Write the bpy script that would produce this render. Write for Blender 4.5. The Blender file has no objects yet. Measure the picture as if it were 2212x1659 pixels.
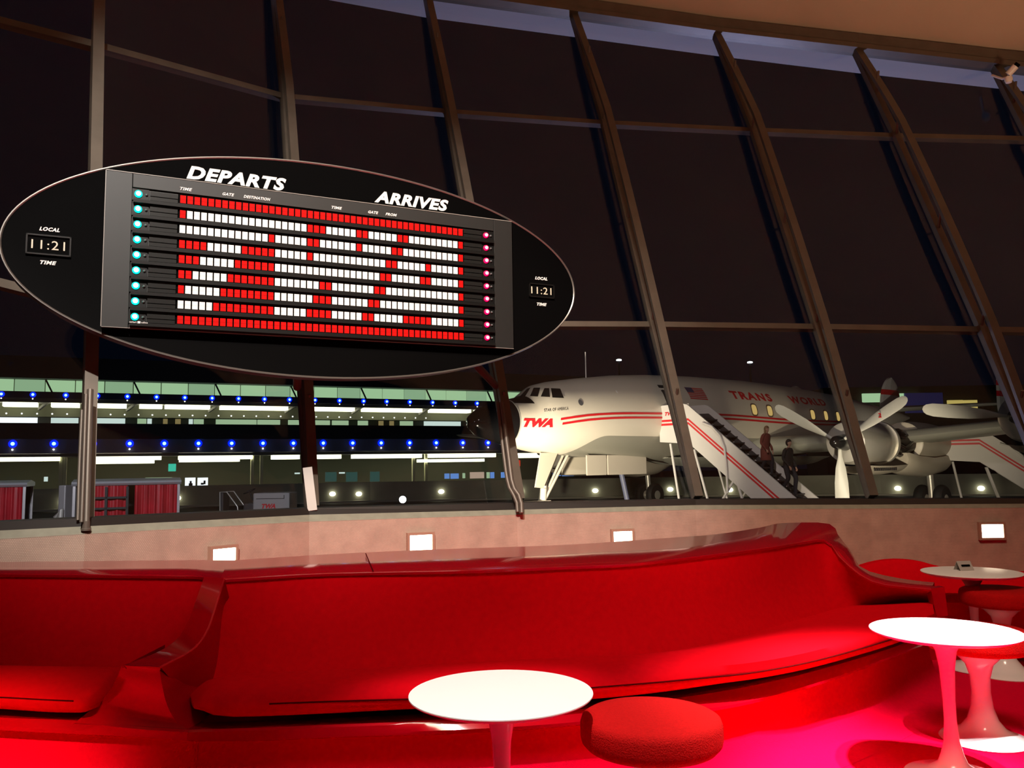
import bpy, math, random
from math import sin, cos, pi, radians, sqrt
from mathutils import Vector, Matrix
random.seed(7)
sc = bpy.context.scene
COL = sc.collection

# ------------------------------------------------------------------ camera
F, CX, CY, EYE = 1780.0, 1106.0, 829.5, 1.14
PITCH, ROLL = math.atan(177.5 / F), radians(0.9)
fwd = Vector((0, cos(PITCH), sin(PITCH)))
r0 = Vector((1, 0, 0)); u0 = r0.cross(fwd)
RT = cos(ROLL) * r0 - sin(ROLL) * u0
UP = sin(ROLL) * r0 + cos(ROLL) * u0
cam_d = bpy.data.cameras.new('camera'); cam = bpy.data.objects.new('camera', cam_d); COL.objects.link(cam)
cam_d.sensor_width = 36; cam_d.lens = F / 2212 * 36; cam_d.clip_end = 600; cam_d.clip_start = .05
mw = Matrix.Identity(4)
for i in range(3):
    mw[i][0] = RT[i]; mw[i][1] = UP[i]; mw[i][2] = -fwd[i]
mw[2][3] = EYE
cam.matrix_world = mw
sc.camera = cam
sc.view_settings.view_transform = 'Standard'; sc.view_settings.look = 'None'
sc.view_settings.exposure = 0.0; sc.view_settings.gamma = 1.0
sc.view_settings.use_curve_mapping = False
EC = Vector((0, 0, EYE))

# ------------------------------------------------------------------ night sky
w = bpy.data.worlds.new('night'); sc.world = w; w.use_nodes = True
w.node_tree.nodes['Background'].inputs[0].default_value = (.18, .3, .8, 1)
w.node_tree.nodes['Background'].inputs[1].default_value = .005

# ------------------------------------------------------------------ main lights
def light(name, kind, loc, power, color=(1, 1, 1), target=None, size=.1, spot=60, blend=.5, size_y=None):
    d = bpy.data.lights.new(name, kind); d.energy = power; d.color = color
    if kind == 'AREA':
        d.size = size
        if size_y: d.shape = 'RECTANGLE'; d.size_y = size_y
    else: d.shadow_soft_size = size
    if kind == 'SPOT': d.spot_size = radians(spot); d.spot_blend = blend
    o = bpy.data.objects.new(name, d); COL.objects.link(o); o.location = loc
    if target is not None:
        o.rotation_euler = (Vector(target) - Vector(loc)).to_track_quat('-Z', 'Y').to_euler()
    return o
WARM = (1, .62, .36)
light('table_spotlight', 'SPOT', (.3, 1.2, 5.6), 1500, (1, .93, .86), (-.02, 2.3, .5), .05, 17, .6)
light('table_spotlight', 'SPOT', (2.4, 1.8, 5.8), 4200, (1, .93, .92), (1.45, 2.55, .0), .05, 25, .7)
light('floor_spotlight', 'SPOT', (-1.2, -2.5, 4.6), 4800, (1, .5, .22), (-1.9, 2.5, .05), .1, 13, 1)
light('floor_spotlight', 'SPOT', (1.9, 1.7, 5.8), 7000, (1, .92, .95), (1.36, 2.98, .0), .08, 14, .9)
light('board_spotlight', 'SPOT', (-.6, -.8, 6.2), 2600, (1, .93, .86), (-1.2, 5.1, 2.4), .05, 44, .6)
light('seat_spotlight', 'SPOT', (-.5, .4, 6.2), 130, (1, .82, .7), (.3, 3.6, .5), .25, 75, 1)
light('wall_spotlight', 'SPOT', (.6, .5, 6.0), 1300, (1, .74, .54), (.7, 6.3, .6), .8, 62, 1)
light('ceiling_fill', 'SPOT', (4.5, 2.0, .8), 750, WARM, (5.0, 4.5, 8.0), .3, 120, 1)  # pair of unseen warm lamps added to light the ceiling
light('ceiling_fill', 'SPOT', (-3, -5.0, .8), 800, WARM, (-1, -1, 9.0), .3, 130, 1)
# apron floods
light('nose_floodlight', 'SPOT', (-1.0, 22.4, -1.0), 9500, (1, .86, .64), (2.3, 30.2, 1.1), .2, 70, 1)
light('wing_floodlight', 'SPOT', (10.0, 22, -1.0), 3000, (1, .84, .6), (13.2, 29.5, 1.2), .2, 62, 1)
light('tail_fill', 'SPOT', (19, 34, -1.0), 1400, (1, .9, .75), (22.5, 47, 5.5), .2, 60, .9)  # unseen lamp added to brighten the dark tail fins
light('apron_floodlight', 'SPOT', (2.0, 13.5, 8.5), 3800, (1, .84, .78), (7, 30, 1.5), .3, 62, 1)
light('roof_floodlight', 'SPOT', (3.0, 17.5, -.6), 1300, (.5, .55, 1), (2.0, 9.3, 6.2), .15, 95, .8)
light('cart_floodlight', 'SPOT', (-7, 10.5, 4.5), 3600, (.9, .9, 1), (-10, 22, 0), .3, 75, .8)

# ------------------------------------------------------------------ pixel helpers (rays of the photograph meeting real planes)
def ray(px, py): return fwd + RT * ((px - CX) / F) - UP * ((py - CY) / F)
def atz(px, py, z):
    d = ray(px, py); return EC + d * ((z - EYE) / d.z)
def aty(px, py, y, k=0.0, z0=0.0):            # plane  Y = y + k (Z - z0)
    d = ray(px, py); t = (y + k * (EYE - z0)) / (d.y - k * d.z); return EC + d * t
def atplane(px, py, P, n):
    d = ray(px, py); return EC + d * ((Vector(P) - EC).dot(n) / d.dot(n))

# ------------------------------------------------------------------ materials
MATS = {}
def nodes_of(m): return m.node_tree.nodes, m.node_tree.links
def mat(name, col=(.5, .5, .5), rough=.5, metal=0, emit=None, strength=0, coat=0, noise=0, nscale=20, bump=0, bscale=200, sheen=0, spec=.5):
    if name in MATS: return MATS[name]
    m = bpy.data.materials.new(name); m.use_nodes = True; N, L = nodes_of(m)
    b = N['Principled BSDF']
    b.inputs['Base Color'].default_value = (*col, 1); b.inputs['Roughness'].default_value = rough
    b.inputs['Metallic'].default_value = metal; b.inputs['Coat Weight'].default_value = coat
    b.inputs['Specular IOR Level'].default_value = spec
    if sheen: b.inputs['Sheen Weight'].default_value = sheen
    if emit: b.inputs['Emission Color'].default_value = (*emit, 1); b.inputs['Emission Strength'].default_value = strength
    tc = N.new('ShaderNodeTexCoord')
    if noise:
        n = N.new('ShaderNodeTexNoise'); n.inputs['Scale'].default_value = nscale; n.inputs['Detail'].default_value = 4
        L.new(tc.outputs['Object'], n.inputs['Vector'])
        r = N.new('ShaderNodeMapRange'); r.inputs[1].default_value = .3; r.inputs[2].default_value = .7
        r.inputs[3].default_value = 1 - noise; r.inputs[4].default_value = 1 + noise
        L.new(n.outputs['Fac'], r.inputs[0])
        mx = N.new('ShaderNodeVectorMath'); mx.operation = 'SCALE'; mx.inputs[0].default_value = col
        L.new(r.outputs[0], mx.inputs['Scale']); L.new(mx.outputs[0], b.inputs['Base Color'])
    if bump:
        n = N.new('ShaderNodeTexNoise'); n.inputs['Scale'].default_value = bscale
        L.new(tc.outputs['Object'], n.inputs['Vector'])
        bp = N.new('ShaderNodeBump'); bp.inputs['Strength'].default_value = bump; bp.inputs['Distance'].default_value = .003
        L.new(n.outputs['Fac'], bp.inputs['Height']); L.new(bp.outputs[0], b.inputs['Normal'])
    MATS[name] = m
    return m
def glow(name, col, s, sampled=False):
    m = mat(name, (.0, .0, .0), .5, emit=col, strength=s)
    if not sampled:
        try: m.cycles.emission_sampling = 'NONE'
        except Exception: pass
    return m
def glass(name, tint=(1, 1, 1), ior=1.5):
    if name in MATS: return MATS[name]
    m = bpy.data.materials.new(name); m.use_nodes = True; N, L = nodes_of(m)
    N.remove(N['Principled BSDF']); out = N['Material Output']
    t = N.new('ShaderNodeBsdfTransparent'); t.inputs[0].default_value = (*tint, 1)
    g = N.new('ShaderNodeBsdfGlossy'); g.inputs['Roughness'].default_value = 0.0
    f = N.new('ShaderNodeFresnel'); ge = N.new('ShaderNodeNewGeometry'); mr_ = N.new('ShaderNodeMapRange')   # same reflectance on both faces of the thin pane
    mr_.inputs[3].default_value = ior; mr_.inputs[4].default_value = 1 / ior; L.new(ge.outputs['Backfacing'], mr_.inputs[0]); L.new(mr_.outputs[0], f.inputs['IOR'])
    x = N.new('ShaderNodeMixShader'); L.new(f.outputs[0], x.inputs[0]); L.new(t.outputs[0], x.inputs[1]); L.new(g.outputs[0], x.inputs[2])
    L.new(x.outputs[0], out.inputs['Surface']); MATS[name] = m; return m

M_frame = mat('bronze frame', (.125, .10, .075), .45, .3, noise=.12, nscale=6)
M_glass = glass('window glass', (.93, .94, .94), 1.38)
M_ceil = mat('warm concrete', (.52, .40, .30), .85, noise=.06, nscale=1.5, bump=.2, bscale=30)
M_dark = mat('dark interior', (.16, .10, .07), .8)
M_carpet = mat('red carpet', (.72, .0004, .030), .95, noise=.04, nscale=60, bump=.5, bscale=300, spec=.03)
M_fab = mat('red upholstery', (.60, .0006, .006), .85, noise=.05, nscale=40, bump=.35, bscale=500, spec=.04)
M_shell = mat('red lacquered shell', (.42, .001, .008), .15, coat=.3)
M_white = mat('white laminate', (.86, .85, .82), .35)
M_tulip = mat('white lacquer', (.82, .80, .78), .2, coat=.4)
M_black = mat('black enamel', (.0009, .0008, .0009), .6, spec=.04)
M_panel = mat('grey panel', (.012, .012, .011), .5, noise=.05)
M_trim = mat('brushed trim', (.22, .20, .18), .35, .8)
M_sill = mat('grey stone sill', (.26, .25, .19), .6, noise=.1, nscale=15)
M_letter = mat('white lettering', (.9, .88, .84), .5)
M_grey = mat('airframe grey', (.40, .40, .34), .42, .35, noise=.05, nscale=2)
M_alu = mat('polished aluminium', (.74, .71, .64), .36, .55)
M_rubber = mat('rubber', (.015, .015, .015), .7)
M_redp = mat('red paint', (.62, .012, .02), .45)
M_asph = mat('apron concrete', (.055, .053, .048), .9, noise=.2, nscale=.4)

# ------------------------------------------------------------------ mesh builder
class MB:
    def __init__(s): s.v = []; s.f = []; s.m = []
    def add(s, vs, fs, mi=0):
        b = len(s.v); s.v += [Vector(p) for p in vs]
        for f in fs: s.f.append([i + b for i in f]); s.m.append(mi)
        return s
    def box(s, x0, x1, y0, y1, z0, z1, mi=0):
        vs = [(x, y, z) for z in (z0, z1) for y in (y0, y1) for x in (x0, x1)]
        return s.add(vs, [(0, 2, 3, 1), (4, 5, 7, 6), (0, 1, 5, 4), (2, 6, 7, 3), (0, 4, 6, 2), (1, 3, 7, 5)], mi)
    def bar(s, a, b, w, h, side=None, mi=0):              # rectangular bar from a to b
        a, b = Vector(a), Vector(b); d = (b - a).normalized()
        sd = Vector(side) if side is not None else (d.cross(Vector((0, 0, 1))) if abs(d.z) < .9 else Vector((1, 0, 0)))
        sd = (sd - d * sd.dot(d)).normalized(); n = d.cross(sd)
        vs = []
        for p in (a, b):
            for i, j in ((-1, -1), (1, -1), (1, 1), (-1, 1)): vs.append(p + sd * (w / 2 * i) + n * (h / 2 * j))
        return s.add(vs, [(3, 2, 1, 0), (4, 5, 6, 7), (0, 1, 5, 4), (1, 2, 6, 5), (2, 3, 7, 6), (3, 0, 4, 7)], mi)
    def loft(s, rings, closed=True, caps=True, mi=0):
        n = len(rings[0]); b = len(s.v)
        for r in rings: s.v += [Vector(p) for p in r]
        for i in range(len(rings) - 1):
            for j in range(n if closed else n - 1):
                k = (j + 1) % n
                s.f.append([b + i * n + j, b + i * n + k, b + (i + 1) * n + k, b + (i + 1) * n + j]); s.m.append(mi)
        if caps and closed:
            s.f.append([b + j for j in range(n)][::-1]); s.m.append(mi)
            s.f.append([b + (len(rings) - 1) * n + j for j in range(n)]); s.m.append(mi)
        return s
    def tube(s, pts, r, n=10, mi=0):
        pts = [Vector(p) for p in pts]; rings = []
        rr = r if isinstance(r, (list, tuple)) else [r] * len(pts)
        prev = None
        for i, p in enumerate(pts):
            d = (pts[min(i + 1, len(pts) - 1)] - pts[max(i - 1, 0)]).normalized()
            if prev is None: a = d.cross(Vector((0, 0, 1)) if abs(d.z) < .9 else Vector((1, 0, 0))).normalized()
            else: a = (prev - d * prev.dot(d)).normalized()
            prev = a; c = d.cross(a)
            rings.append([p + (a * cos(2 * pi * k / n) + c * sin(2 * pi * k / n)) * rr[i] for k in range(n)])
        return s.loft(rings, mi=mi)
    def lathe(s, prof, c=(0, 0, 0), n=32, mi=0, axis='z'):
        rings = []
        for r, h in prof:
            ring = []
            for k in range(n):
                a = 2 * pi * k / n; x, y = r * cos(a), r * sin(a)
                q = (x, y, h) if axis == 'z' else ((h, x, y) if axis == 'x' else (x, h, -y))
                ring.append(Vector(c) + Vector(q))
            rings.append(ring)
        return s.loft(rings, mi=mi)
    def prism(s, poly, off, mi=0):
        n = len(poly); off = Vector(off)
        return s.add([Vector(p) for p in poly] + [Vector(p) + off for p in poly],
                     [list(range(n))[::-1], list(range(n, 2 * n))] + [[i, (i + 1) % n, n + (i + 1) % n, n + i] for i in range(n)], mi)
    def xf(s, fn): s.v = [Vector(fn(p)) for p in s.v]; return s

INV = {}
def thing(name, label, cat, loc=(0, 0, 0), rotz=0, group=None, kind=None):
    o = bpy.data.objects.new(name, None); COL.objects.link(o); o.empty_display_size = .1
    o.location = loc; o.rotation_euler = (0, 0, rotz)
    INV[o.name] = (Matrix.Translation(Vector(loc)) @ Matrix.Rotation(rotz, 4, 'Z')).inverted()
    if kind: o['kind'] = kind
    if label: o['label'] = label
    if cat: o['category'] = cat
    if group: o['group'] = group
    return o
def build(mb, name, mats, parent=None, world=False, smooth=None, label=None, kind=None, cat=None, group=None, bevel=0, rec=True):
    me = bpy.data.meshes.new(name)
    vs = mb.v
    if parent is not None and world:
        R = INV[parent.name]; vs = [R @ p for p in vs]
    me.from_pydata([tuple(p) for p in vs], [], mb.f)
    ms = mats if isinstance(mats, (list, tuple)) else [mats]
    for m in ms: me.materials.append(m)
    me.polygons.foreach_set('material_index', mb.m)
    import bmesh
    bm = bmesh.new(); bm.from_mesh(me)
    if rec: bmesh.ops.recalc_face_normals(bm, faces=bm.faces)
    if bevel: bmesh.ops.bevel(bm, geom=[e for e in bm.edges if e.is_manifold and e.calc_face_angle(0) > .6], offset=bevel, segments=2, affect='EDGES', profile=.6)
    bm.to_mesh(me); bm.free()
    if smooth: me.shade_smooth(); me.set_sharp_from_angle(angle=radians(smooth))
    o = bpy.data.objects.new(name, me); COL.objects.link(o)
    if parent is not None:
        o.parent = parent; INV[o.name] = INV.get(parent.name, Matrix.Identity(4))
    if label: o['label'] = label
    if kind: o['kind'] = kind
    if cat: o['category'] = cat
    if group: o['group'] = group
    return o
def copy_tree(o, parent=None):
    c = o.copy(); COL.objects.link(c)
    if parent is not None: c.parent = parent
    for ch in [q for q in bpy.data.objects if q.parent == o]: copy_tree(ch, c)
    return c
def copies(o, spots):
    for loc, rz, lab in spots:
        c = copy_tree(o); c.location = loc; c.rotation_euler.z = rz; c['label'] = lab
        yield c

def catmull(P, n):
    P = [Vector(p) for p in P]
    L = [0]
    for a, b in zip(P, P[1:]): L.append(L[-1] + (b - a).length)
    out = []
    for i in range(n):
        t = L[-1] * i / (n - 1); k = 0
        while k < len(P) - 2 and t > L[k + 1]: k += 1
        u = (t - L[k]) / max(1e-9, L[k + 1] - L[k])
        p1, p2 = P[k], P[k + 1]; p0 = P[k - 1] if k > 0 else p1 * 2 - p2; p3 = P[k + 2] if k + 2 < len(P) else p2 * 2 - p1
        out.append(.5 * ((2 * p1) + (p2 - p0) * u + (2 * p0 - 5 * p1 + 4 * p2 - p3) * u * u + (3 * p1 - p0 - 3 * p2 + p3) * u ** 3))
    return out

def text2d(s, w, h=None, shear=0.0, bold=0.0, depth=.004, spacing=1.0):
    """letters as a mesh in x (0..w), y (0..h), z depth"""
    c = bpy.data.curves.new('t', 'FONT'); c.body = s; c.size = 1; c.shear = shear; c.offset = bold; c.extrude = .02; c.resolution_u = 3
    c.space_character = spacing
    o = bpy.data.objects.new('t', c); COL.objects.link(o)
    bpy.context.view_layer.update()
    me = bpy.data.meshes.new_from_object(o.evaluated_get(bpy.context.evaluated_depsgraph_get()))
    vs = [v.co.copy() for v in me.vertices]; fs = [list(p.vertices) for p in me.polygons]
    bpy.data.objects.remove(o); bpy.data.curves.remove(c); bpy.data.meshes.remove(me)
    x0 = min(v.x for v in vs); x1 = max(v.x for v in vs); y0 = min(v.y for v in vs); y1 = max(v.y for v in vs)
    k = w / (x1 - x0); ky = k if h is None else h / (y1 - y0)
    return [Vector(((v.x - x0) * k, (v.y - y0) * ky, (v.z / .04 + .5) * depth)) for v in vs], fs

# ================================================================== window wall
MUL = {  # sill pixel, lower transom, upper transom, glass top, depth at sill, lean
 'Z': ((-250, 1152), (-250, 548), (-250, -20), (-250, -165), 4.42, .27),
 'A': ((183, 1130), (195, 660), (207, 97), (214, -102), 4.62, .27),
 'B': ((668, 1101), (642, 696), (612, 208), (588, -49), 5.75, .33),
 'C': ((1117, 1085), (1048, 700), (965, 241), (920, -6), 6.40, .36),
 'D': ((1503, 1079), (1408, 701), (1303, 265), (1237, 38), 6.75, .38),
 'E': ((1880, 1077), (1762, 706), (1625, 281), (1545, 81), 6.85, .38),
 'F': ((2270, 1075), (2118, 712), (1933, 293), (1848, 116), 6.80, .37),
 'G': ((2655, 1074), (2440, 717), (2222, 300), (2147, 151), 6.70, .36),
 'H': ((3080, 1074), (2810, 722), (2545, 308), (2458, 186), 6.45, .35),
 'I': ((3600, 1073), (3250, 727), (2930, 316), (2810, 222), 6.10, .34)}
keys = list(MUL)
PT = {}
for k, (b, l, u_, t, y, kk) in MUL.items():
    pb = aty(*b, y)
    PT[k] = [pb] + [aty(*q, y, kk, pb.z) for q in (l, u_, t)]
def inward(i):
    a = PT[keys[max(i - 1, 0)]][0]; b = PT[keys[min(i + 1, 9)]][0]
    d = (b - a); d.z = 0; d.normalize(); return Vector((d.y, -d.x, 0))
for i in range(9):
    ka, kb = keys[i], keys[i + 1]; A, B = PT[ka], PT[kb]
    wn = thing('window_%d' % (i + 1), None, None, A[0], kind='structure')
    n = (B[0] - A[0]).cross(A[3] - A[0]).normalized()
    for j in range(3):
        q = [A[j], B[j], B[j + 1], A[j + 1]]
        build(MB().prism(q, n * .008), 'pane', M_glass, wn, True)
        if j: build(MB().bar(A[j] - n * .02, B[j] - n * .02, .055, .06, side=(A[3] - A[0])), 'transom', M_frame, wn, True)
for i, k in enumerate(keys):
    P = PT[k]; n = inward(i)
    m = thing('trim_%d' % (i + 1), None, None, P[0], kind='structure')
    sd = Vector((-n.y, n.x, 0))
    ax = (P[3] - P[0]).normalized(); nn = (n - ax * n.dot(ax)).normalized()
    o1 = MB(); o2 = MB()
    bow = (.04, .05, .07, .10, .15, .16, .17, .17, .17, .17)[i]
    def ins(t): return P[0].lerp(P[1], t * 3) if t <= 1 / 3 else (P[1].lerp(P[2], t * 3 - 1) if t <= 2 / 3 else P[2].lerp(P[3], t * 3 - 2))
    for a, b in zip(P, P[1:]):
        o1.bar(a + nn * .02, b + nn * .02, .06, .07, side=sd)
    o2.loft([[ins(q / 24) + nn * (.06 + bow * sin(pi * q / 24) + dn) + sd * ds for dn, ds in ((-.015, -.035), (.03, -.035), (.03, .035), (-.015, .035))] for q in range(25)])
    build(o1, 'outer_bar', M_frame, m, True); build(o2, 'inner_bar', M_frame, m, True)
    for t in (.17, 1 / 3 + .01, .5, 2 / 3 + .01, .84):
        q = ins(t); build(MB().tube([q + nn * .03 - ax * .06, q + nn * (.06 + bow) + ax * .06], .013, 8), 'spacer', M_frame, m, True)
# top frame, soffit outside, ceiling
tops = [PT[k][3] for k in keys]
fr = MB()
for a, b, i in zip(tops, tops[1:], range(9)):
    n = inward(i)
    q = [a - n * .05, b - n * .05, b - n * .05 + Vector((0, 0, .17)), a - n * .05 + Vector((0, 0, .17))]
    fr.prism(q, n * .16)
    fr.bar(a + n * .13 + Vector((0, 0, .02)), b + n * .13 + Vector((0, 0, .02)), .03, .05)
build(fr, 'trim_11', M_frame, kind='structure')
STRIP = [(-250, -130), (214, -72), (588, -22), (920, 38), (1240, 80), (1548, 121), (1852, 158), (2152, 191), (2465, 222), (2820, 255)]
sf = MB(); r1 = []; r2 = []
for i, (t, px) in enumerate(zip(tops, STRIP)):
    n = inward(i); r1.append(t - n * .03 + Vector((0, 0, .03))); r2.append(aty(px[0], px[1], t.y + 1.1))
sf.loft([r1, r2, [p + Vector((0, 0, .5)) for p in r2], [p + Vector((0, 0, .5)) for p in r1]], closed=False)
build(sf, 'trim_12', mat('roof soffit', (.6, .58, .6), .8), kind='structure')
ce = MB()
edge = [t + Vector((0, 0, .165)) for t in tops]
zl = edge[0].z + .8
edge = [Vector((-12, 3.0, zl + 2.2)), Vector((-7, 3.4, zl + .8))] + edge + [Vector((edge[-1].x + 2, edge[-1].y - .2, edge[-1].z - .35)), Vector((13, 6.4, edge[-1].z - 1.1))]
edge = catmull(edge, 60)
rings = [[p + Vector((0, .1, .0)) for p in edge]]
for f in (0, .02, .06, .12, .2, .3, .42, .56, .72, .88, 1):
    rings.append([Vector((p.x * (1 - f) + (-12 + 25 * i / 59) * f, p.y * (1 - f) - 8 * f, p.z * (1 - f) + 7.6 * f + 2.6 * sin(pi * min(1, f * 1.02)) ** .8 * (.75 + .25 * cos(p.x / 5)))) for i, p in enumerate(edge)])
ce.loft(rings, closed=False, caps=False)
build(ce, 'ceiling', M_ceil, kind='structure', smooth=60)
build(MB().box(-14, 14, -8.2, -8, 0, 10), 'wall_back', M_dark, kind='structure')
build(MB().box(-12.2, -12, -8, 7, -1.2, 11), 'wall_left', M_dark, kind='structure')
build(MB().box(13, 13.2, -8, 7, -1.2, 9), 'wall_right', M_dark, kind='structure')

# sill rail, grey ledge, tiled wall below
tile = bpy.data.materials.new('penny tile'); tile.use_nodes = True; N, L = nodes_of(tile); bs = N['Principled BSDF']; bs.inputs['Roughness'].default_value = .5
tc = N.new('ShaderNodeTexCoord'); mp = N.new('ShaderNodeMapping'); mp.inputs['Scale'].default_value = (1, 1, 1)
cb = N.new('ShaderNodeCombineXYZ'); sx = N.new('ShaderNodeSeparateXYZ')
L.new(tc.outputs['Object'], sx.inputs[0]); ad = N.new('ShaderNodeMath'); ad.operation = 'ADD'; L.new(sx.outputs[0], ad.inputs[0])
hf = N.new('ShaderNodeMath'); hf.operation = 'MULTIPLY'; hf.inputs[1].default_value = .5; L.new(sx.outputs[1], hf.inputs[0]); L.new(hf.outputs[0], ad.inputs[1])
L.new(ad.outputs[0], cb.inputs[0]); L.new(sx.outputs[2], cb.inputs[1])
br = N.new('ShaderNodeTexBrick'); br.inputs['Scale'].default_value = 1; br.inputs['Brick Width'].default_value = .0115; br.inputs['Row Height'].default_value = .0085
br.inputs['Mortar Size'].default_value = .0011; br.inputs['Color1'].default_value = (.56, .41, .32, 1); br.inputs['Color2'].default_value = (.52, .38, .30, 1); br.inputs['Mortar'].default_value = (.38, .26, .20, 1)
L.new(cb.outputs[0], br.inputs['Vector'])
nz = N.new('ShaderNodeTexNoise'); nz.inputs['Scale'].default_value = 9; nz.inputs['Detail'].default_value = 6; L.new(tc.outputs['Object'], nz.inputs['Vector'])
mr = N.new('ShaderNodeMapRange'); mr.inputs[1].default_value = .3; mr.inputs[2].default_value = .75; mr.inputs[3].default_value = 1.08; mr.inputs[4].default_value = .85; L.new(nz.outputs['Fac'], mr.inputs[0])
vm = N.new('ShaderNodeVectorMath'); vm.operation = 'SCALE'; L.new(br.outputs['Color'], vm.inputs[0]); L.new(mr.outputs[0], vm.inputs['Scale']); L.new(vm.outputs[0], bs.inputs['Base Color'])

# inner edge positions at each mullion from the sill pixels
RAILT = [(-250, 1139), (0, 1127), (183, 1119), (668, 1098), (1117, 1086), (1503, 1079), (1880, 1078), (2212, 1077), (2655, 1075), (3080, 1076), (3600, 1077)]
RAILB = [(-250, 1158), (0, 1146), (183, 1137), (668, 1112), (1117, 1101), (1503, 1091), (1880, 1090), (2212, 1088), (2655, 1086), (3080, 1086), (3600, 1086)]
GREYB = [(-250, 1178), (0, 1165), (183, 1154), (668, 1127), (1117, 1112), (1503, 1101), (1880, 1099), (2212, 1097), (2655, 1096), (3080, 1095), (3600, 1094)]
DEP = [4.36, 4.47, 4.55, 5.68, 6.33, 6.67, 6.77, 6.74, 6.6, 6.35, 6.0]
railp = [(aty(*a, y - .10), aty(*b, y - .13), aty(*c, y - .17)) for a, b, c, y in zip(RAILT, RAILB, GREYB, DEP)]
rl = MB(); gl = MB(); wl = MB()
for (a, y) in zip(railp, DEP): pass
R3 = [a[0] for a in railp]; R4 = [a[1] for a in railp]; R5 = [a[2] for a in railp]
back = [Vector((p.x, p.y + .22, p.z)) for p in R3]
rl.loft([back, R3, R4, [Vector((p.x, p.y + .02, p.z)) for p in R4], [Vector((p.x, p.y + .24, p.z)) for p in R4]], closed=False)
build(rl, 'trim_13', mat('dark rail', (.016, .012, .010), .45), kind='structure')
gl.loft([[Vector((p.x, p.y + .06, p.z)) for p in R4], R4, R5, [Vector((p.x, p.y + .06, p.z)) for p in R5]], closed=False)
build(gl, 'trim_14', M_sill, kind='structure')
W0 = [Vector((p.x, p.y + .001, p.z + .002)) for p in R5]; W1 = [Vector((p.x, p.y, -.05)) for p in R5]
wl.loft([W0, W1], closed=False)
wl.loft([[p + Vector((0, .25, 0)) for p in W0], [p + Vector((0, .25, -1.6)) for p in W1]], closed=False)
wl.loft([W0, [p + Vector((0, .25, 0)) for p in W0]], closed=False)
build(wl, 'wall_front', tile, kind='structure', rec=False)

# ------------------------------------------------------------------ recessed wall lights
M_lamp = glow('lamp glow', (1, .82, .58), 14, True)
def wall_light(px, py, wpx, hpx, lab, glare=1.0):
    for i in range(len(RAILT) - 1):
        if RAILT[i][0] <= px <= RAILT[i + 1][0]: break
    a, b = W0[i], W0[i + 1]; d = (b - a); d.z = 0; d.normalize(); n = Vector((d.y, -d.x, 0))
    c = atplane(px, py, a + n * .02, n); w_ = wpx / F * c.y; h_ = hpx / F * c.y
    t = thing('wall_light', lab, 'wall light', c, math.atan2(d.y, d.x), 'recessed lights in the tiled wall')
    f = MB(); g = .018
    f.box(-w_ / 2 - g, w_ / 2 + g, -.012, .03, h_ / 2, h_ / 2 + g); f.box(-w_ / 2 - g, w_ / 2 + g, -.012, .03, -h_ / 2 - g, -h_ / 2)
    f.box(-w_ / 2 - g, -w_ / 2, -.012, .03, -h_ / 2, h_ / 2); f.box(w_ / 2, w_ / 2 + g, -.012, .03, -h_ / 2, h_ / 2)
    build(f, 'frame', mat('copper frame', (.40, .24, .17), .5), t)
    build(MB().box(-w_ / 2, w_ / 2, 0, .03, -h_ / 2, h_ / 2), 'lens', M_lamp, t)
wall_light(483, 1199, 54, 28, 'recessed wall light just above the ledge behind the curved arm, leftmost of the lit row')
wall_light(909, 1172, 50, 32, 'recessed wall light below the centre of the flight board')
wall_light(1345, 1159, 42, 22, 'recessed wall light above the middle of the long red banquette, nearly touching its ledge')
wall_light(2143, 1147, 46, 28, 'glaring frameless looking wall light above the far table with the tent card')

# ================================================================== floors
lo = MB()
fl = [(-12, -8), (13, -8), (13, 7.2), (-12, 7.2)]
lo.add([(x, y, 0) for x, y in fl] + [(x, y, -.2) for x, y in fl], [(0, 1, 2, 3), (7, 6, 5, 4), (0, 4, 5, 1), (1, 5, 6, 2), (2, 6, 7, 3), (3, 7, 4, 0)])
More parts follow.
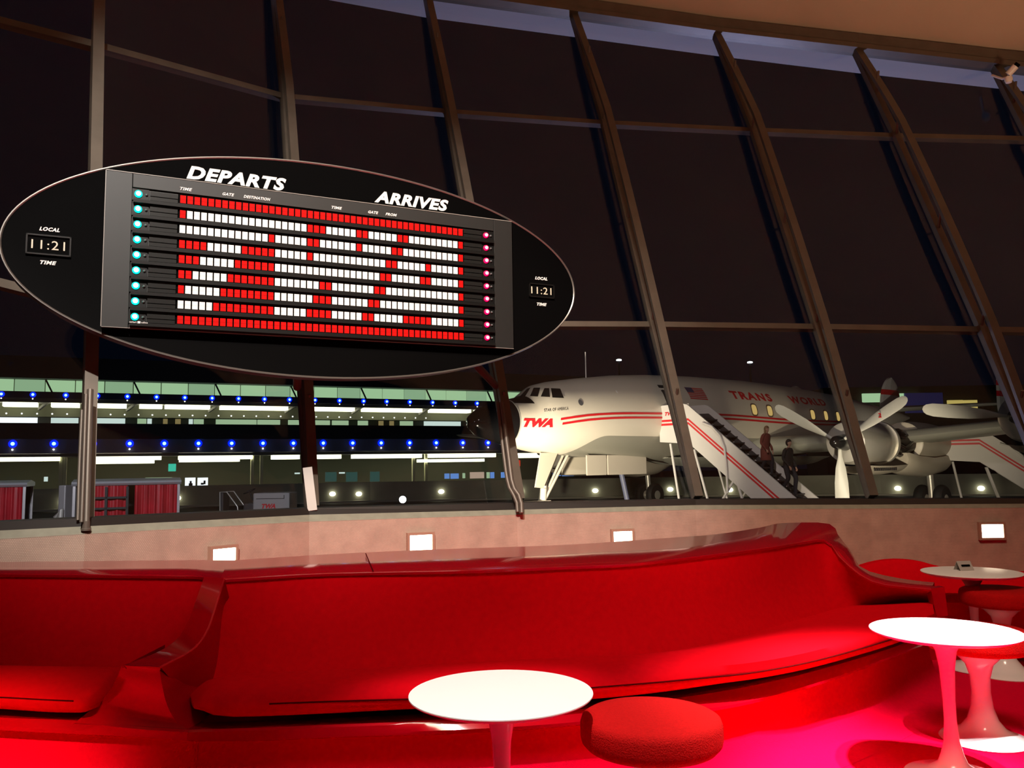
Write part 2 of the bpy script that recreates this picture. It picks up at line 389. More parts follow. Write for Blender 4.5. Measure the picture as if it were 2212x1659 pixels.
# ================================================================== banquettes
NS = 56
def rail(pxs, z): return catmull([atz(x, y, zz if isinstance(z, (list, tuple)) else z) for (x, y), zz in zip(pxs, z if isinstance(z, (list, tuple)) else [z] * len(pxs))], NS)
def outn(R):
    o = []
    for i in range(len(R)):
        d = R[min(i + 1, len(R) - 1)] - R[max(i - 1, 0)]; d.z = 0; d.normalize(); o.append(Vector((-d.y, d.x, 0)))
    return o
def shift(R, N_, d, dz=0.0, z=None): return [Vector((p.x + n.x * d, p.y + n.y * d, (p.z + dz) if z is None else z)) for p, n in zip(R, N_)]
def banquette(name, label, T, zt, K, zk, S, zs, CF, zc, CB, zcb, LT, LB, round_ends, legz=0):
    top, rear, seat, cf, cb_, lt, lb = rail(T, zt), rail(K, zk), rail(S, zs), rail(CF, zc), rail(CB, zcb), rail(LT, .29), rail(LB, .25)
    c0 = lb[NS // 2]; t = thing(name, label, 'sofa', (c0.x, c0.y, 0))
    nl = outn(lb); ns = outn(seat); nt = outn(top)
    b = MB()
    b.loft([shift(lb, nl, .30, z=0.1), shift(lb, nl, .25, z=.235), shift(lb, nl, .03, -.012), lb, shift(lb, nl, -.004, .012), shift(lt, nl, -.004, -.006), shift(lt, nl, .004, 0), shift(lt, nl, .10, -.005), shift(lt, nl, .12, -.02), shift(seat, ns, .1, z=.24)], closed=False)
    build(b, 'base', M_shell, t, True, 35)
    kr = MB(); kr.loft([shift(lb, nl, .06, z=.245), shift(lb, nl, .05, z=.15), shift(lb, nl, .03, z=.08), shift(lb, nl, -.02, z=.03), shift(lb, nl, -.10, z=.006), shift(lb, nl, -.16, z=.001)], closed=False)
    build(kr, 'carpeted_riser', M_carpet, t, True, 60)
    # back: soft upholstered sheet with a little hollow, and its welt
    bk = MB(); rr = []
    for f in (0, .12, .3, .5, .7, .88, 1):
        row = []
        for a, q, n in zip(seat, top, ns):
            p = (a + n * .02 + Vector((0, 0, -.08))).lerp(q + Vector((0, 0, -.012)), f); row.append(p + n * (.035 * sin(pi * f)))
        rr.append(row)
    rr.append(shift(top, nt, .03, -.012))
    bk.loft(rr, closed=False); build(bk, 'backrest', M_fab, t, True, 60)
    lg = MB()
    lg.loft([shift(top, nt, .02, -.016), shift(top, nt, -.008, -.014), shift(top, nt, -.01, -.004), shift(top, nt, 0, 0), rear, shift(rear, nt, .015, -.01), shift(rear, nt, .02, z=.2)], closed=False)
    build(lg, 'ledge', M_shell, t, True, 40)
    # cushion
    cu = MB(); rings = []
    for i in range(NS):
        u_ = i / (NS - 1); a = 1.0
        L_ = min(u_ / .045, 1) if round_ends[0] else 1; R_ = min((1 - u_) / .05, 1) if round_ends[1] else 1
        s_ = sqrt(max(0.0, 1 - (1 - L_) ** 2)) * sqrt(max(0.0, 1 - (1 - R_) ** 2)); s_ = max(s_, .08)
        f0, f1, r1_ = cb_[i], cf[i], seat[i]; n = ns[i]
        mid = (f0 + f1) / 2 - n * .035
        pts = [r1_ + n * .06 + Vector((0, 0, -.10)), f0 + n * .05 + Vector((0, 0, -.002)), f0 + n * .004, mid - Vector((0, 0, .02)), mid + Vector((0, 0, .012)), f1 + n * 0.0,
               f1.lerp(r1_, .18) + Vector((0, 0, .016)), f1.lerp(r1_, .5) + Vector((0, 0, .03)), f1.lerp(r1_, .8) + Vector((0, 0, .016)), r1_ + n * .02, r1_ + n * .06 + Vector((0, 0, -.02))]
        c = (f0 + r1_) / 2
        if s_ < 1: pts = [Vector((c.x + (p.x - c.x) * (.55 + .45 * s_), c.y + (p.y - c.y) * (.55 + .45 * s_), c.z + (p.z - c.z) * s_)) for p in pts]
        rings.append(pts)
    cu.loft(rings, closed=True); co = build(cu, 'seat_cushion', M_fab, t, True, 75)
    wp = MB(); wp.tube([c_.lerp(b_, .45) - n * .036 for c_, b_, n in zip(cf, cb_, ns)][4:-4], .003, 6)
    build(wp, 'piping', mat('dark piping', (.06, .0005, .001), .9, spec=.05), co, True)
    return t, dict(top=top, rear=rear, seat=seat, lb=lb, lt=lt)
ARMI = [(1784, 1165.5), (1812, 1198), (1840, 1225), (1870, 1247), (1905, 1260), (1960, 1266), (2012, 1271)]
T2 = [(477, 1249.5), (700, 1237), (1000, 1231), (1200, 1223), (1358, 1216), (1516, 1199.5), (1650, 1182), (1722, 1171)] + ARMI
zT2 = [.72] * 8 + [.72, .645, .585, .54, .515, .505, .50]
K2 = [(492, 1211), (700, 1198), (908, 1188), (1200, 1178), (1327, 1170), (1444, 1162), (1548, 1154), (1640, 1140), (1690, 1130), (1789, 1131), (1812, 1158), (1836, 1190), (1855, 1222), (1890, 1238), (1960, 1252), (2018, 1258)]
zK2 = [.722, .722, .722, .722, .725, .732, .742, .755, .765, .76, .70, .63, .56, .53, .51, .505]
S2 = [(408, 1472), (538, 1457), (700, 1451), (1037, 1431), (1250, 1422), (1421, 1412), (1580, 1384), (1738, 1338), (1833, 1312), (1900, 1306), (1960, 1302), (2012, 1302)]
CF2 = [(425, 1508), (538, 1490), (700, 1483), (1000, 1478), (1263, 1455), (1516, 1440), (1611, 1433), (1738, 1411), (1900, 1368), (1975, 1342), (2018, 1326)]
CB2 = [(418, 1552), (560, 1548), (700, 1542), (835, 1535), (1100, 1522), (1300, 1509), (1485, 1488), (1706, 1450), (1900, 1397), (1975, 1366), (2022, 1346)]
LT2 = [(408, 1577), (560, 1573), (700, 1567), (902, 1558), (1249, 1533), (1516, 1501), (1706, 1464), (1865, 1420), (1960, 1388), (2024, 1362)]
LB2 = [(405, 1600), (560, 1599), (700, 1593), (1000, 1583), (1239, 1567), (1564, 1532), (1770, 1479), (1900, 1432), (1990, 1396), (2030, 1376)]
b2, R2 = banquette('banquette', 'long curved red banquette from the swooping divider arm to the raised corner at right', T2, zT2, K2, zK2, S2, .375, CF2, .405, CB2, .325, LT2, LB2, (True, False))
T1 = [(-330, 1232), (-150, 1235), (0, 1238), (200, 1240), (400, 1242), (450, 1245), (484, 1248.5)]
K1 = [(-330, 1218), (-150, 1216), (0, 1214), (200, 1212), (400, 1210), (505, 1210)]
S1 = [(-330, 1432), (-150, 1436), (0, 1440), (150, 1442), (300, 1444)]
CF1 = [(-330, 1462), (-150, 1468), (0, 1473), (120, 1478), (225, 1484)]
CB1 = [(-330, 1512), (-150, 1524), (0, 1532), (110, 1539), (205, 1540)]
LT1 = [(-330, 1530), (-150, 1540), (0, 1551), (158, 1557), (300, 1570), (408, 1577)]
LB1 = [(-330, 1552), (-150, 1565), (0, 1577), (150, 1585), (316, 1593), (405, 1600)]
b1, R1 = banquette('banquette', 'red banquette section left of the swooping divider arm, cut by the picture edge', T1, .72, K1, .722, S1, .375, CF1, .405, CB1, .325, LT1, LB1, (False, True))
# divider arm (moulded with the left section)
DL = [(160, 1562, .285), (200, 1530, .32), (232, 1498, .375), (252, 1465, .44), (262, 1441, .488), (266, 1437, .50), (335, 1411, .512), (380, 1383, .55), (405, 1345, .605), (425, 1292, .665), (441, 1246, .727)]
DR = [(410, 1578, .285), (378, 1555, .32), (360, 1520, .375), (350, 1480, .44), (345, 1448, .485), (347, 1441, .50), (415, 1404, .512), (446, 1365, .55), (462, 1322, .608), (474, 1283, .668), (485, 1249, .727)]
dl = [atz(*p) for p in DL]; dr = [atz(*p) for p in DR]
# front face of the arm is one plane: keep depth of the front points
CL = catmull(dl[:5], 14) + catmull(dl[5:], 22); CR = catmull(dr[:5], 14) + catmull(dr[5:], 22)
dv = MB()
dv.loft([CL, CR], closed=False, caps=False)
def drop(C, i):
    p = C[i]
    return Vector((p.x, p.y + .35, p.z)) if i < 14 else Vector((p.x, p.y + .32, .27))
dv.loft([CL, [drop(CL, i) for i in range(36)]], closed=False, caps=False)
dv.loft([CR, [drop(CR, i) for i in range(36)]], closed=False, caps=False)
build(dv, 'divider_arm', M_shell, b1, True, 50)
build(MB().tube(CR[14:], .004, 6), 'edge_bead', mat('red bead', (.6, .02, .03), .25, coat=.5), b1, True)
# arm front end of the long banquette on the right
ae = MB()
e0, e1 = atz(2012, 1271, .50), atz(2018, 1258, .505)
q = [aty(2011, 1271, e0.y), aty(2040, 1268, e0.y), aty(2048, 1330, e0.y), aty(2023, 1334, e0.y)]
ae.prism(q, (.0, .05, 0)); build(ae, 'arm_end', M_shell, b2, True)
for px0 in ((805, 1187, 795, 1234),):
    a, b = atz(790, 1195.5, .7245), atz(806, 1233.5, .7225)
    build(MB().bar(a, b, .004, .002), 'seam', mat('dark piping'), b2, True)

# upper floor behind the banquettes (lounge floor and upper floor are one carpet)
rb = [Vector((p.x, p.y + .03, .26)) for p in R1['rear'][::6] + R2['rear'][:44:4]]
far = [Vector((p.x, p.y + .05, .26)) for p in W0]
uf = MB()
left = [Vector((-12, 2.8, .26))] + rb + [Vector((2.35, 5.75, .26)), Vector((13, 5.6, .26))]
right = [Vector((-12, 3.4, .26))] + far + [Vector((13, 6.4, .26))]
LL = catmull(left, 40); RR_ = catmull(right, 40)
uf.loft([[Vector((p.x, p.y, 0)) for p in LL], LL, RR_], closed=False)
lo.add(uf.v, uf.f)
build(lo, 'floor', M_carpet, kind='structure')

# low bench beyond the arm on the right
BT = [(1832, 1236), (1880, 1218), (1930, 1209), (1985, 1212), (2040, 1226), (2130, 1234), (2260, 1238), (2420, 1240)]
bt = [aty(x, y, 5.15 - .0003 * abs(x - 1950)) for x, y in BT]; bt = catmull(bt, 30)
nb = outn(bt)
bn = MB(); bnt = thing('bench', 'low dark red bench with a rounded back beyond the banquette end', 'bench', (2.9, 5.0, 0))
bn.loft([shift(bt, nb, .14, z=.2), shift(bt, nb, .12, -.02), shift(bt, nb, .06, .0), bt, shift(bt, nb, -.06, -.08), shift(bt, nb, -.08, z=.30)], closed=False)
build(bn, 'backrest', M_fab, bnt, True, 50)
sb = MB(); sb.loft([shift(bt, nb, .0, z=.0), shift(bt, nb, -.30, z=.0), shift(bt, nb, -.40, z=.26), shift(bt, nb, -.42, z=.34), shift(bt, nb, -.38, z=.375), shift(bt, nb, -.05, z=.34)], closed=False)
build(sb, 'seat', M_fab, bnt, True, 50)

# ================================================================== tulip tables and stools
def tulip_prof(h, rb_, rs, rt):
    return [(rb_ - .004, 0), (rb_, .004), (rb_ - .002, .010), (rb_ * .8, .018), (rb_ * .5, .032), (rb_ * .3, .055), (rs * 1.8, .085), (rs * 1.25, .13), (rs, .2), (rs * 1.0, h * .55), (rs * 1.25, h * .78), (rs * 1.7, h * .9), (rt * .55, h * .965), (rt, h)]
def make_table(loc, lab):
    t = thing('tulip_table', lab, 'side table', loc, 0, 'round white tulip tables')
    build(MB().lathe(tulip_prof(.497, .165, .021, .10), n=48), 'pedestal', M_tulip, t, smooth=50)
    build(MB().lathe([(.10, .496), (.225, .502), (.251, .513), (.254, .517), (.2535, .5195), (.25, .52), (0.001, .52)], n=72), 'tabletop', M_white, t, smooth=40)
    return t
def make_stool(loc, lab):
    t = thing('tulip_stool', lab, 'stool', loc, 0, 'round red tulip stools')
    build(MB().lathe([(.165, 0), (.167, .004), (.16, .012), (.125, .022), (.085, .045), (.058, .08), (.042, .13), (.036, .19), (.038, .25), (.052, .3), (.085, .335), (.13, .353), (.14, .356), (.02, .357)], n=48), 'pedestal', M_tulip, t, smooth=50)
    build(MB().lathe([(.14, .355), (.183, .36), (.194, .372), (.197, .385), (.197, .42), (.192, .435), (.178, .443), (.12, .449), (.001, .451)], n=64), 'seat_cushion', M_stool, t, smooth=60)
    return t
M_stool = mat('woven red wool', (.42, .004, .004), .9, spec=.1, noise=.10, nscale=120, bump=1.0, bscale=260)
tb = [atz(1082, 1495, .52), atz(2040, 1361, .52), atz(2098, 1235, .52)]
t1 = make_table((tb[0].x, tb[0].y, 0), 'white pedestal table nearest the camera in front of the long banquette, beside a red stool')
for _ in copies(t1, [((tb[1].x, tb[1].y, 0), 0, 'brightly lit white pedestal table overlapping a red stool at the lower right'),
                     ((tb[2].x, tb[2].y, 0), 0, 'farther dim white pedestal table carrying a small tent card')]): pass
st = [atz(1405, 1537, .45), atz(2126, 1592, .01), atz(2172, 1452, .01)]
s1 = make_stool((st[0].x, st[0].y, 0), 'red round stool beside the nearest white table')
for _ in copies(s1, [((st[1].x, st[1].y, 0), 0, 'red round stool partly hidden behind the brightly lit right table'),
                     ((st[2].x, st[2].y, 0), 0, 'red round stool below the table with the tent card, cut by the picture edge')]): pass
# tent card
c = atz(2082, 1231, .521)
tcd = thing('tent_card', 'small grey folded tent card standing on the far white table', 'card', (c.x, c.y, .5205), radians(8))
cd = MB(); cd.add([(-.042, -.03, 0), (.042, -.03, 0), (.042, 0, .05), (-.042, 0, .05), (.042, .03, 0), (-.042, .03, 0), (-.042, -.0285, 0), (.042, -.0285, 0), (.042, 0, .0475), (-.042, 0, .0475), (.042, .0285, 0), (-.042, .0285, 0)],
    [(0, 1, 2, 3), (3, 2, 4, 5), (6, 9, 8, 7), (9, 11, 10, 8), (0, 3, 9, 6), (3, 5, 11, 9), (1, 7, 8, 2), (2, 8, 10, 4), (0, 6, 7, 1), (4, 10, 11, 5)])
build(cd, 'card', mat('grey card', (.34, .31, .28), .6), tcd, rec=False)
cl = MB().add([(x, -.0185 + (z - .025) * .6 - .0012 + d, z) for d in (0, .0008) for x, z in ((-.026, .022), (.026, .022), (.026, .032), (-.026, .032))], [(0, 1, 2, 3), (7, 6, 5, 4), (0, 4, 5, 1), (1, 5, 6, 2), (2, 6, 7, 3), (3, 7, 4, 0)])
build(cl, 'dark_strip', M_black, tcd)

# ================================================================== departures board
BC = Vector(aty(612, 580, 5.0)); ang = pi / 2 - radians(63.9)
bd = thing('flight_board', 'large black oval flight information board with split flap rows, departs and arrives', 'flight board', BC, ang)
U0, RU, RV = .275, 1.772, .683
NE = 128
ell = lambda k, y, g=0: Vector((U0 + (RU + g) * cos(2 * pi * k / NE), y, (RV + g) * sin(2 * pi * k / NE)))
ov = MB(); ov.loft([[ell(k, y, g) for k in range(NE)] for y, g in ((-.06, -.02), (-.062, -.012), (.05, -.012), (.06, -.03))])
build(ov, 'oval_panel', M_black, bd, smooth=30)
rm = MB(); rm.loft([[ell(k, y, g) for k in range(NE)] for y, g in ((-.062, -.012), (-.066, -.006), (-.066, 0), (-.05, .002), (.05, .002), (.052, -.012))], caps=False)
build(rm, 'rim', M_trim, bd, smooth=30)
pn = MB()
PX0, PX1, PZ0, PZ1, YF = -.995, 1.525, -.44, .445, -.112
pn.box(PX0, -.862, YF, -.06, PZ0, PZ1); pn.box(-.859, 1.385, YF, -.06, .365, PZ1); pn.box(-.859, 1.385, YF, -.06, PZ0, -.425); pn.box(1.388, PX1, YF, -.06, PZ0, PZ1)
pn.box(-.859, 1.385, -.1, -.06, -.425, .365)
build(pn, 'display_housing', M_panel, bd, bevel=.0015)
et = MB().box(PX0, PX1, YF - .003, YF + .002, PZ1, PZ1 + .004); et.box(PX0 - .004, PX0, YF - .003, YF + .002, PZ0, PZ1); et.box(PX0, PX1, YF - .003, YF + .002, PZ0 - .003, PZ0)
build(et, 'edge_strip', mat('bright edge', (.30, .28, .25), .4), bd)
M_bar = mat('row bar', (.007, .0066, .006), .45, spec=.2); M_pit = mat('flap recess', (.002, .002, .002), .8, spec=.05)
M_fw = mat('white flap', (.92, .92, .90), .6, spec=.1); M_fr = mat('red flap', (.60, .007, .006), .6, spec=.05)
rowz = [.325 - .0881 * i for i in range(9)]
PAT = ['R46', 'R1 W18 R3 W5 R2 W5 R2 W9 R1', 'W13 R1 W5 R2 W6 R1 W5 R2 W10 R1', 'R4 W5 R5 W5 R1 W12 R2 W5 R1 W5 R1', 'R3 W5 R6 W17 R2 W5 R2 W5 R1',
       'R2 W5 R7 W7 R2 W7 R2 W13 R1', 'R1 W5 R8 W6 R3 W6 R2 W14 R1', 'W5 R9 W5 R4 W5 R2 W5 R5 W5 R1', 'R46']
def flap(mb, u_, z, mi):
    wd, h = .0305, .046
    for a, b in ((-h / 2, -.0004), (.0004, h / 2)):
        y = -.122
        mb.add([(u_ - wd / 2, y, z + a), (u_ + wd / 2, y, z + a), (u_ + wd / 2, y, z + b), (u_ - wd / 2, y, z + b),
                (u_ - wd / 2, y + .003, z + a), (u_ + wd / 2, y + .003, z + a), (u_ + wd / 2, y + .003, z + b), (u_ - wd / 2, y + .003, z + b)],
               [(0, 1, 2, 3), (7, 6, 5, 4), (0, 4, 5, 1), (1, 5, 6, 2), (2, 6, 7, 3), (3, 7, 4, 0)], mi)
rest = MB(); protos = {}
for r, z in enumerate(rowz):
    hb = MB(); hb.box(-.855, 1.38, -.132, -.1, z - .0881 / 2 - .006, z - .0881 / 2 + .012); hb.box(-.62, 1.16, -.128, -.1, z - .032, z - .027)
    hb.box(-.62, 1.16, -.104, -.1, z - .027, z + .032, 1)
    build(hb, 'row_housing', [M_bar, M_pit], bd)
    for (a, b) in ((-.768, -.622), (1.16, 1.29)):
        p = MB().box(a, b, -.125, -.1, z - .003, z + .022); p.box(a, b, -.122, -.1, z - .028, z - .007)
        build(p, 'name_plate', mat('dark acrylic', (.014, .014, .013), .3, spec=.3), bd)
    seq = ''.join(tk[0] * int(tk[1:]) for tk in PAT[r].split())
    assert len(seq) == 46, (r, len(seq))
    for c_, ch in enumerate(seq):
        u_ = -.594 + c_ * (1.137 + .594) / 45
        if c_ < 11:
            key = ch
            if key not in protos:
                mb = MB(); flap(mb, 0, 0, 0)
                me = build(mb, 'flap', M_fw if ch == 'W' else M_fr, bd); me['label'] = 'white flap' if ch == 'W' else 'red flap'; protos[key] = me; o = me
            else: o = protos[key].copy(); COL.objects.link(o)
            o.location = (u_, 0, z)
        else: flap(rest, u_, z, 0 if ch == 'W' else 1)
    # signal lamps
    for (uu, c1, r_, nm) in ((-.829, 'green', .0135, 'green_lamp'), (1.328, 'red', .0115, 'red_lamp')):
        col = (0.0, 1.0, .72) if c1 == 'green' else (1, .0, .06)
        core = glow(c1 + ' lamp core', (.55, 1, .92) if c1 == 'green' else (1, .25, .3), 5, True)
        ring = glow(c1 + ' lamp ring', col, 3.0, True)  # ring widened and brightened to stand in for the lamp's halo
        b = MB().box(uu - .032 if c1 == 'green' else uu - .03, uu + .056, -.108, -.1, z - .032, z + .034, 0)
        build(b, 'lamp_bezel', mat('lamp bezel', (.005, .005, .005), .4, spec=.3), bd)
        lm = MB(); lm.lathe([(r_ + .007, -.108), (r_ + .0065, -.116), (r_ + .001, -.121)], (uu, 0, z + .004), 20, 0, 'y'); lm.lathe([(r_ + .001, -.118), (r_ * .8, -.127), (.001, -.131)], (uu, 0, z + .004), 20, 1, 'y')
        build(lm, nm, [ring, core], bd, smooth=40)
        sm = MB().lathe([(.008, -.106), (.0075, -.114), (.004, -.119), (.001, -.12)], (uu + .042 if c1 == 'green' else uu + .036, 0, z + .003), 14, 0, 'y')
        build(sm, 'unlit_lamp', mat('smoky lens', (.10, .12, .12), .2), bd, smooth=40)
rs = build(rest, 'flap', [M_fw, M_fr], bd, kind='stuff'); rs['label'] = 'remaining rows of red and white flaps'
def board_text(s, u_, v, wd, h, y=-.062, shear=.28, bold=.03, m=None, parent=None, name='lettering', spacing=1.12):
    tv, tf = text2d(s, wd, h, shear, bold, .003, spacing)
    return build(MB().add([(u_ + p.x, y - .003 + (.003 - p.z) * 1.0, v + p.y) for p in tv], tf), name, m or M_letter, parent or bd)
board_text('DEPARTS', -.575, .470, .575, .082, bold=.045, spacing=1.1)
board_text('ARRIVES', .560, .475, .515, .080, bold=.045, spacing=1.1)
for s_, a, wd in (('TIME', -.612, .066), ('GATE', -.378, .066), ('DESTINATION', -.258, .155), ('TIME', .27, .066), ('GATE', .505, .066), ('FROM', .62, .075)):
    board_text(s_, a, .381, wd, .018, y=YF, bold=.03)
board_text('solari', -.855, -.415, .035, .010, y=-.1325, shear=0, bold=.01); board_text('udine', -.795, -.415, .032, .010, y=-.1325, shear=0, bold=.01)
build(MB().box(-.815, -.8, -.1345, -.1325, -.416, -.404), 'logo', M_letter, bd)
for cu_, a in ((-1.264, 0), (1.774, 1)):
    hw, hh = (.108, .056) if a == 0 else (.10, .05)
    f = MB(); g = .008; z0 = -.004 - .008 * a
    f.box(cu_ - hw, cu_ + hw, -.075, -.06, z0 + hh - g, z0 + hh); f.box(cu_ - hw, cu_ + hw, -.075, -.06, z0 - hh, z0 - hh + g)
    f.box(cu_ - hw, cu_ - hw + g, -.075, -.06, z0 - hh, z0 + hh); f.box(cu_ + hw - g, cu_ + hw, -.075, -.06, z0 - hh, z0 + hh)
    ck = build(f, 'clock', mat('clock frame', (.014, .012, .011), .4, spec=.2) if a == 0 else M_bar, bd)
    build(MB().box(cu_ - hw + g, cu_ + hw - g, -.064, -.06, z0 - hh + g, z0 + hh - g), 'clock_face', M_pit, ck)
    board_text('11:21', cu_ - .082, z0 - .024, .16, .050, y=-.066, shear=0, bold=.0, m=mat('cream digits', (.75, .66, .5), .5), parent=ck, name='digits')
    board_text('LOCAL', cu_ - .048, z0 + .079, .098, .022, bold=.04); board_text('TIME', cu_ - .038, z0 - .106, .078, .021, bold=.04)
# board bracket to the mullions
def bl(p): return (Matrix.Translation(BC) @ Matrix.Rotation(ang, 4, 'Z')) @ Vector(p)
for uu, k in ((.1, 'B'), (.95, 'C')):
    P = PT[k]; tgt = P[0].lerp(P[1], .62); build(MB().tube([bl((uu, .05, -.2)), tgt + Vector((0, -.12, 0))], .03, 10), 'bracket', M_frame, bd, True)

# ------------------------------------------------------------------ conduits and sleeve on the mullions
M_pipe = mat('painted pipe', (.15, .125, .10), .45, .3)
def conduit(lab, pts, y, r, m=M_pipe, k=.0):
    P = [aty(a, b, y, k, .85) for a, b in pts]; P = catmull(P, 14) if len(P) > 2 else P
    t = thing('conduit', lab, 'pipe', P[-1], group='pipes on the window mullions'); build(MB().tube(P, r, 12), 'pipe', m, t, True, 50)
    return t, P
t, P = conduit('thick grey pipe down the left mullion ending in a foot on the sill', [(195, 842), (190, 1000), (186, 1142)], 4.395, .017, k=.27)
build(MB().lathe([(.025, 0), (.025, .010), (.02, .014), (.018, .05)], P[-1] - Vector((0, 0, .01)), 20), 'foot', M_pipe, t, True, 40)
conduit('middle pipe on the left mullion beside the thick one', [(186, 852), (181, 1000), (176, 1128)], 4.36, .010, k=.27)
conduit('thin short pipe left of the pair on the left mullion', [(177, 886), (172, 1000), (168, 1124)], 4.40, .009, k=.27)
conduit('pipe right of the mullion beside the nose, bent at the bottom', [(1083, 870), (1098, 980), (1107, 1046), (1121, 1070), (1126, 1085), (1127, 1108)], 6.13, .017, k=.33)
conduit('thinner pipe left of the bent one on the mullion beside the nose', [(1075, 868), (1088, 980), (1098, 1046), (1112, 1074), (1117, 1088), (1118, 1106)], 6.135, .014, k=.33)
sl = MB(); a, b = aty(661, 1011, 5.58, .33, .85), aty(672, 1104, 5.58, .33, .85); sl.bar(a + Vector((.01, 0, 0)), b + Vector((.01, 0, 0)), .062, .03, side=(1, .2, 0))
build(sl, 'mullion_sleeve', mat('pale sleeve', (.48, .43, .38), .5), cat='cover'); bpy.data.objects['mullion_sleeve']['label'] = 'pale cover strip on the foot of the mullion below the flight board'

# security camera
cp = aty(2178, 165, 7.9)
sct = thing('security_camera', 'small white security camera under the window head at top right', 'camera', cp)
build(MB().tube([(-.05, .18, .1), (-.03, .05, 0), (-.01, 0, -.01)], .012, 8), 'bracket', M_white, sct, smooth=40)
build(MB().lathe([(.001, -.05), (.028, -.045), (.038, -.02), (.036, .01), (.001, .035)], (0, 0, -.02), 20), 'housing', M_white, sct, smooth=50)
build(MB().tube([(0, 0, .02), (.05, -.05, .08)], .034, 14), 'head', M_white, sct, smooth=40)
build(MB().tube([(.05, -.05, .08), (.066, -.066, .1)], .027, 14), 'lens', M_black, sct, smooth=40)
#EXTERIOR
# ================================================================== outside: apron and terminal
GZ = -1.16
build(MB().box(-120, 160, 7.6, 260, GZ - .3, GZ), 'ground', M_asph, kind='structure')
TO = Vector((-42.3, 70, GZ)); TA = radians(25.3); TX = Vector((cos(TA), sin(TA), 0)); TN = Vector((sin(TA), -cos(TA), 0))
tm = thing('terminal_building', 'long curved terminal with green windows and rows of blue lamps across the apron', 'building', TO, TA)
def tp(px, py, dy=0.0):                     # pixel -> (along, height) on the facade plane set dy behind
    P = atplane(px, py, TO - TN * dy, TN); d = P - TO; return d.dot(TX), P.z - GZ
def tz(px, py, dy=0.0): return tp(px, py, dy)[1]
def tt(px, dy=0.0): return tp(px, 960, dy)[0]
M_conc = mat('terminal concrete', (.16, .15, .15), .8, noise=.08, nscale=.5)
M_navy = mat('dark roof cladding', (.012, .013, .022), .6)
M_tback = mat('terminal back wall', (.10, .10, .07), .8)
T0, T1_ = tt(-500), tt(1320)
zg0, zg1 = 9.33, 10.38                       # green window band
build(MB().box(T0, T1_, -1.0, 14, zg1 + .02, zg1 + 1.9), 'roof', M_navy, tm)
build(MB().box(T0, T1_, .4, 14, zg0 - .05, zg1), 'upper_wall', M_tback, tm)
build(MB().box(T0, T1_, -.5, .6, zg0 - .62, zg0 - .03), 'upper_fascia', M_navy, tm)
build(MB().box(T0, T1_, .0, 6, 8.42, 8.72), 'upper_canopy', M_conc, tm)
build(MB().box(T0, T1_, 3.2, 5, 6.0, 8.42), 'middle_wall', M_tback, tm)
build(MB().box(T0, T1_, -1.4, 5, 5.2, 6.55), 'roadway_deck', M_navy, tm)
build(MB().box(T0, T1_, -.8, 5, 4.0, 5.2), 'lower_fascia', mat('lower fascia', (.20, .18, .22), .7), tm)
build(MB().box(T0, T1_, .2, 12, 3.72, 3.98), 'lower_canopy', M_conc, tm)
build(MB().box(T0, T1_, 7.0, 8, 0, 3.72), 'lower_wall', M_tback, tm)
step = (tt(1011) - tt(24)) / 18; g = glow('green lit window', (.40, .64, .36), .92); g2 = glow('green lit window dim', (.36, .58, .34), .75)
for i in range(-4, 25):
    a = tt(24) + step * i
    if a + step > T1_: break
    build(MB().box(a + .04, a + step - .04, .25, .42, zg0, zg1), 'window', g if i % 3 else g2, tm)
    if i % 3 == 1: build(MB().bar((a + .05, .1, zg1), (a + .55, .1, zg0), .14, .1), 'strut', M_navy, tm)
M_b1 = glow('blue lamp halo', (.0, .012, 1.0), 2.2); M_b2 = glow('blue lamp core', (.06, .30, 1), 16); M_wl = glow('white lamp', (1, 1, .95), 2.5)
M_strip = glow('strip light', (1, 1, .66), 4); M_w2 = glow('pale window', (.70, .86, .80), .9); M_w3 = glow('yellow green window', (.42, .60, .36), .8)
M_ylw = glow('amber window', (.42, .32, .12), .5); M_wh = glow('white window', (.9, .97, 1), 1.3); M_bl = glow('blue window', (.15, .33, .8), .8); M_teal = glow('teal window', (.08, .20, .17), .35)
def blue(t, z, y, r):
    m = MB().lathe([(r, 0), (r, -.05), (r * .8, -.12)], (t, y, z), 14, 0, 'y'); m.lathe([(r * .45, -.10), (r * .4, -.2), (.01, -.24)], (t, y, z), 12, 1, 'y')  # wide outer disc glows as the lamp's halo, the core is the lamp
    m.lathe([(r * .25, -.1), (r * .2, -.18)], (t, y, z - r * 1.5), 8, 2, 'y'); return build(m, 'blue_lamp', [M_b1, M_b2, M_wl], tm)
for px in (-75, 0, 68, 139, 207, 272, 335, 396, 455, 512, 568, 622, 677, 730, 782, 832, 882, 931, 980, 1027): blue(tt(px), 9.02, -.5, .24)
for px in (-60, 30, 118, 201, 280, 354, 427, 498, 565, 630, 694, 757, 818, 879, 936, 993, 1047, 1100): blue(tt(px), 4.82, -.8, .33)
for i in range(34):
    t = tt(4) + (tt(934) - tt(4)) * i / 33
    build(MB().lathe([(.07, .02), (.07, -.03), (.01, -.06)], (t, 2.0, 7.55), 8, 0, 'y'), 'downlight', M_wl, tm)
build(MB().box(T0, T1_, 2.0, 3.3, 7.3, 8.42), 'middle_soffit', M_tback, tm)
for a, b in ((-90, -10), (0, 76), (106, 168), (203, 271), (299, 349), (355, 453), (476, 623), (670, 768), (788, 915), (935, 1021), (1035, 1120)):
    build(MB().box(tt(a), tt(b), .35, 1.5, 8.08, 8.44), 'strip_light', M_strip, tm)
for px in (92, 285, 465, 632, 778, 925): build(MB().bar((tt(px) + .3, .4, 8.5), (tt(px) - .5, 1.4, 7.9), .2, .2), 'bracket', M_conc, tm)
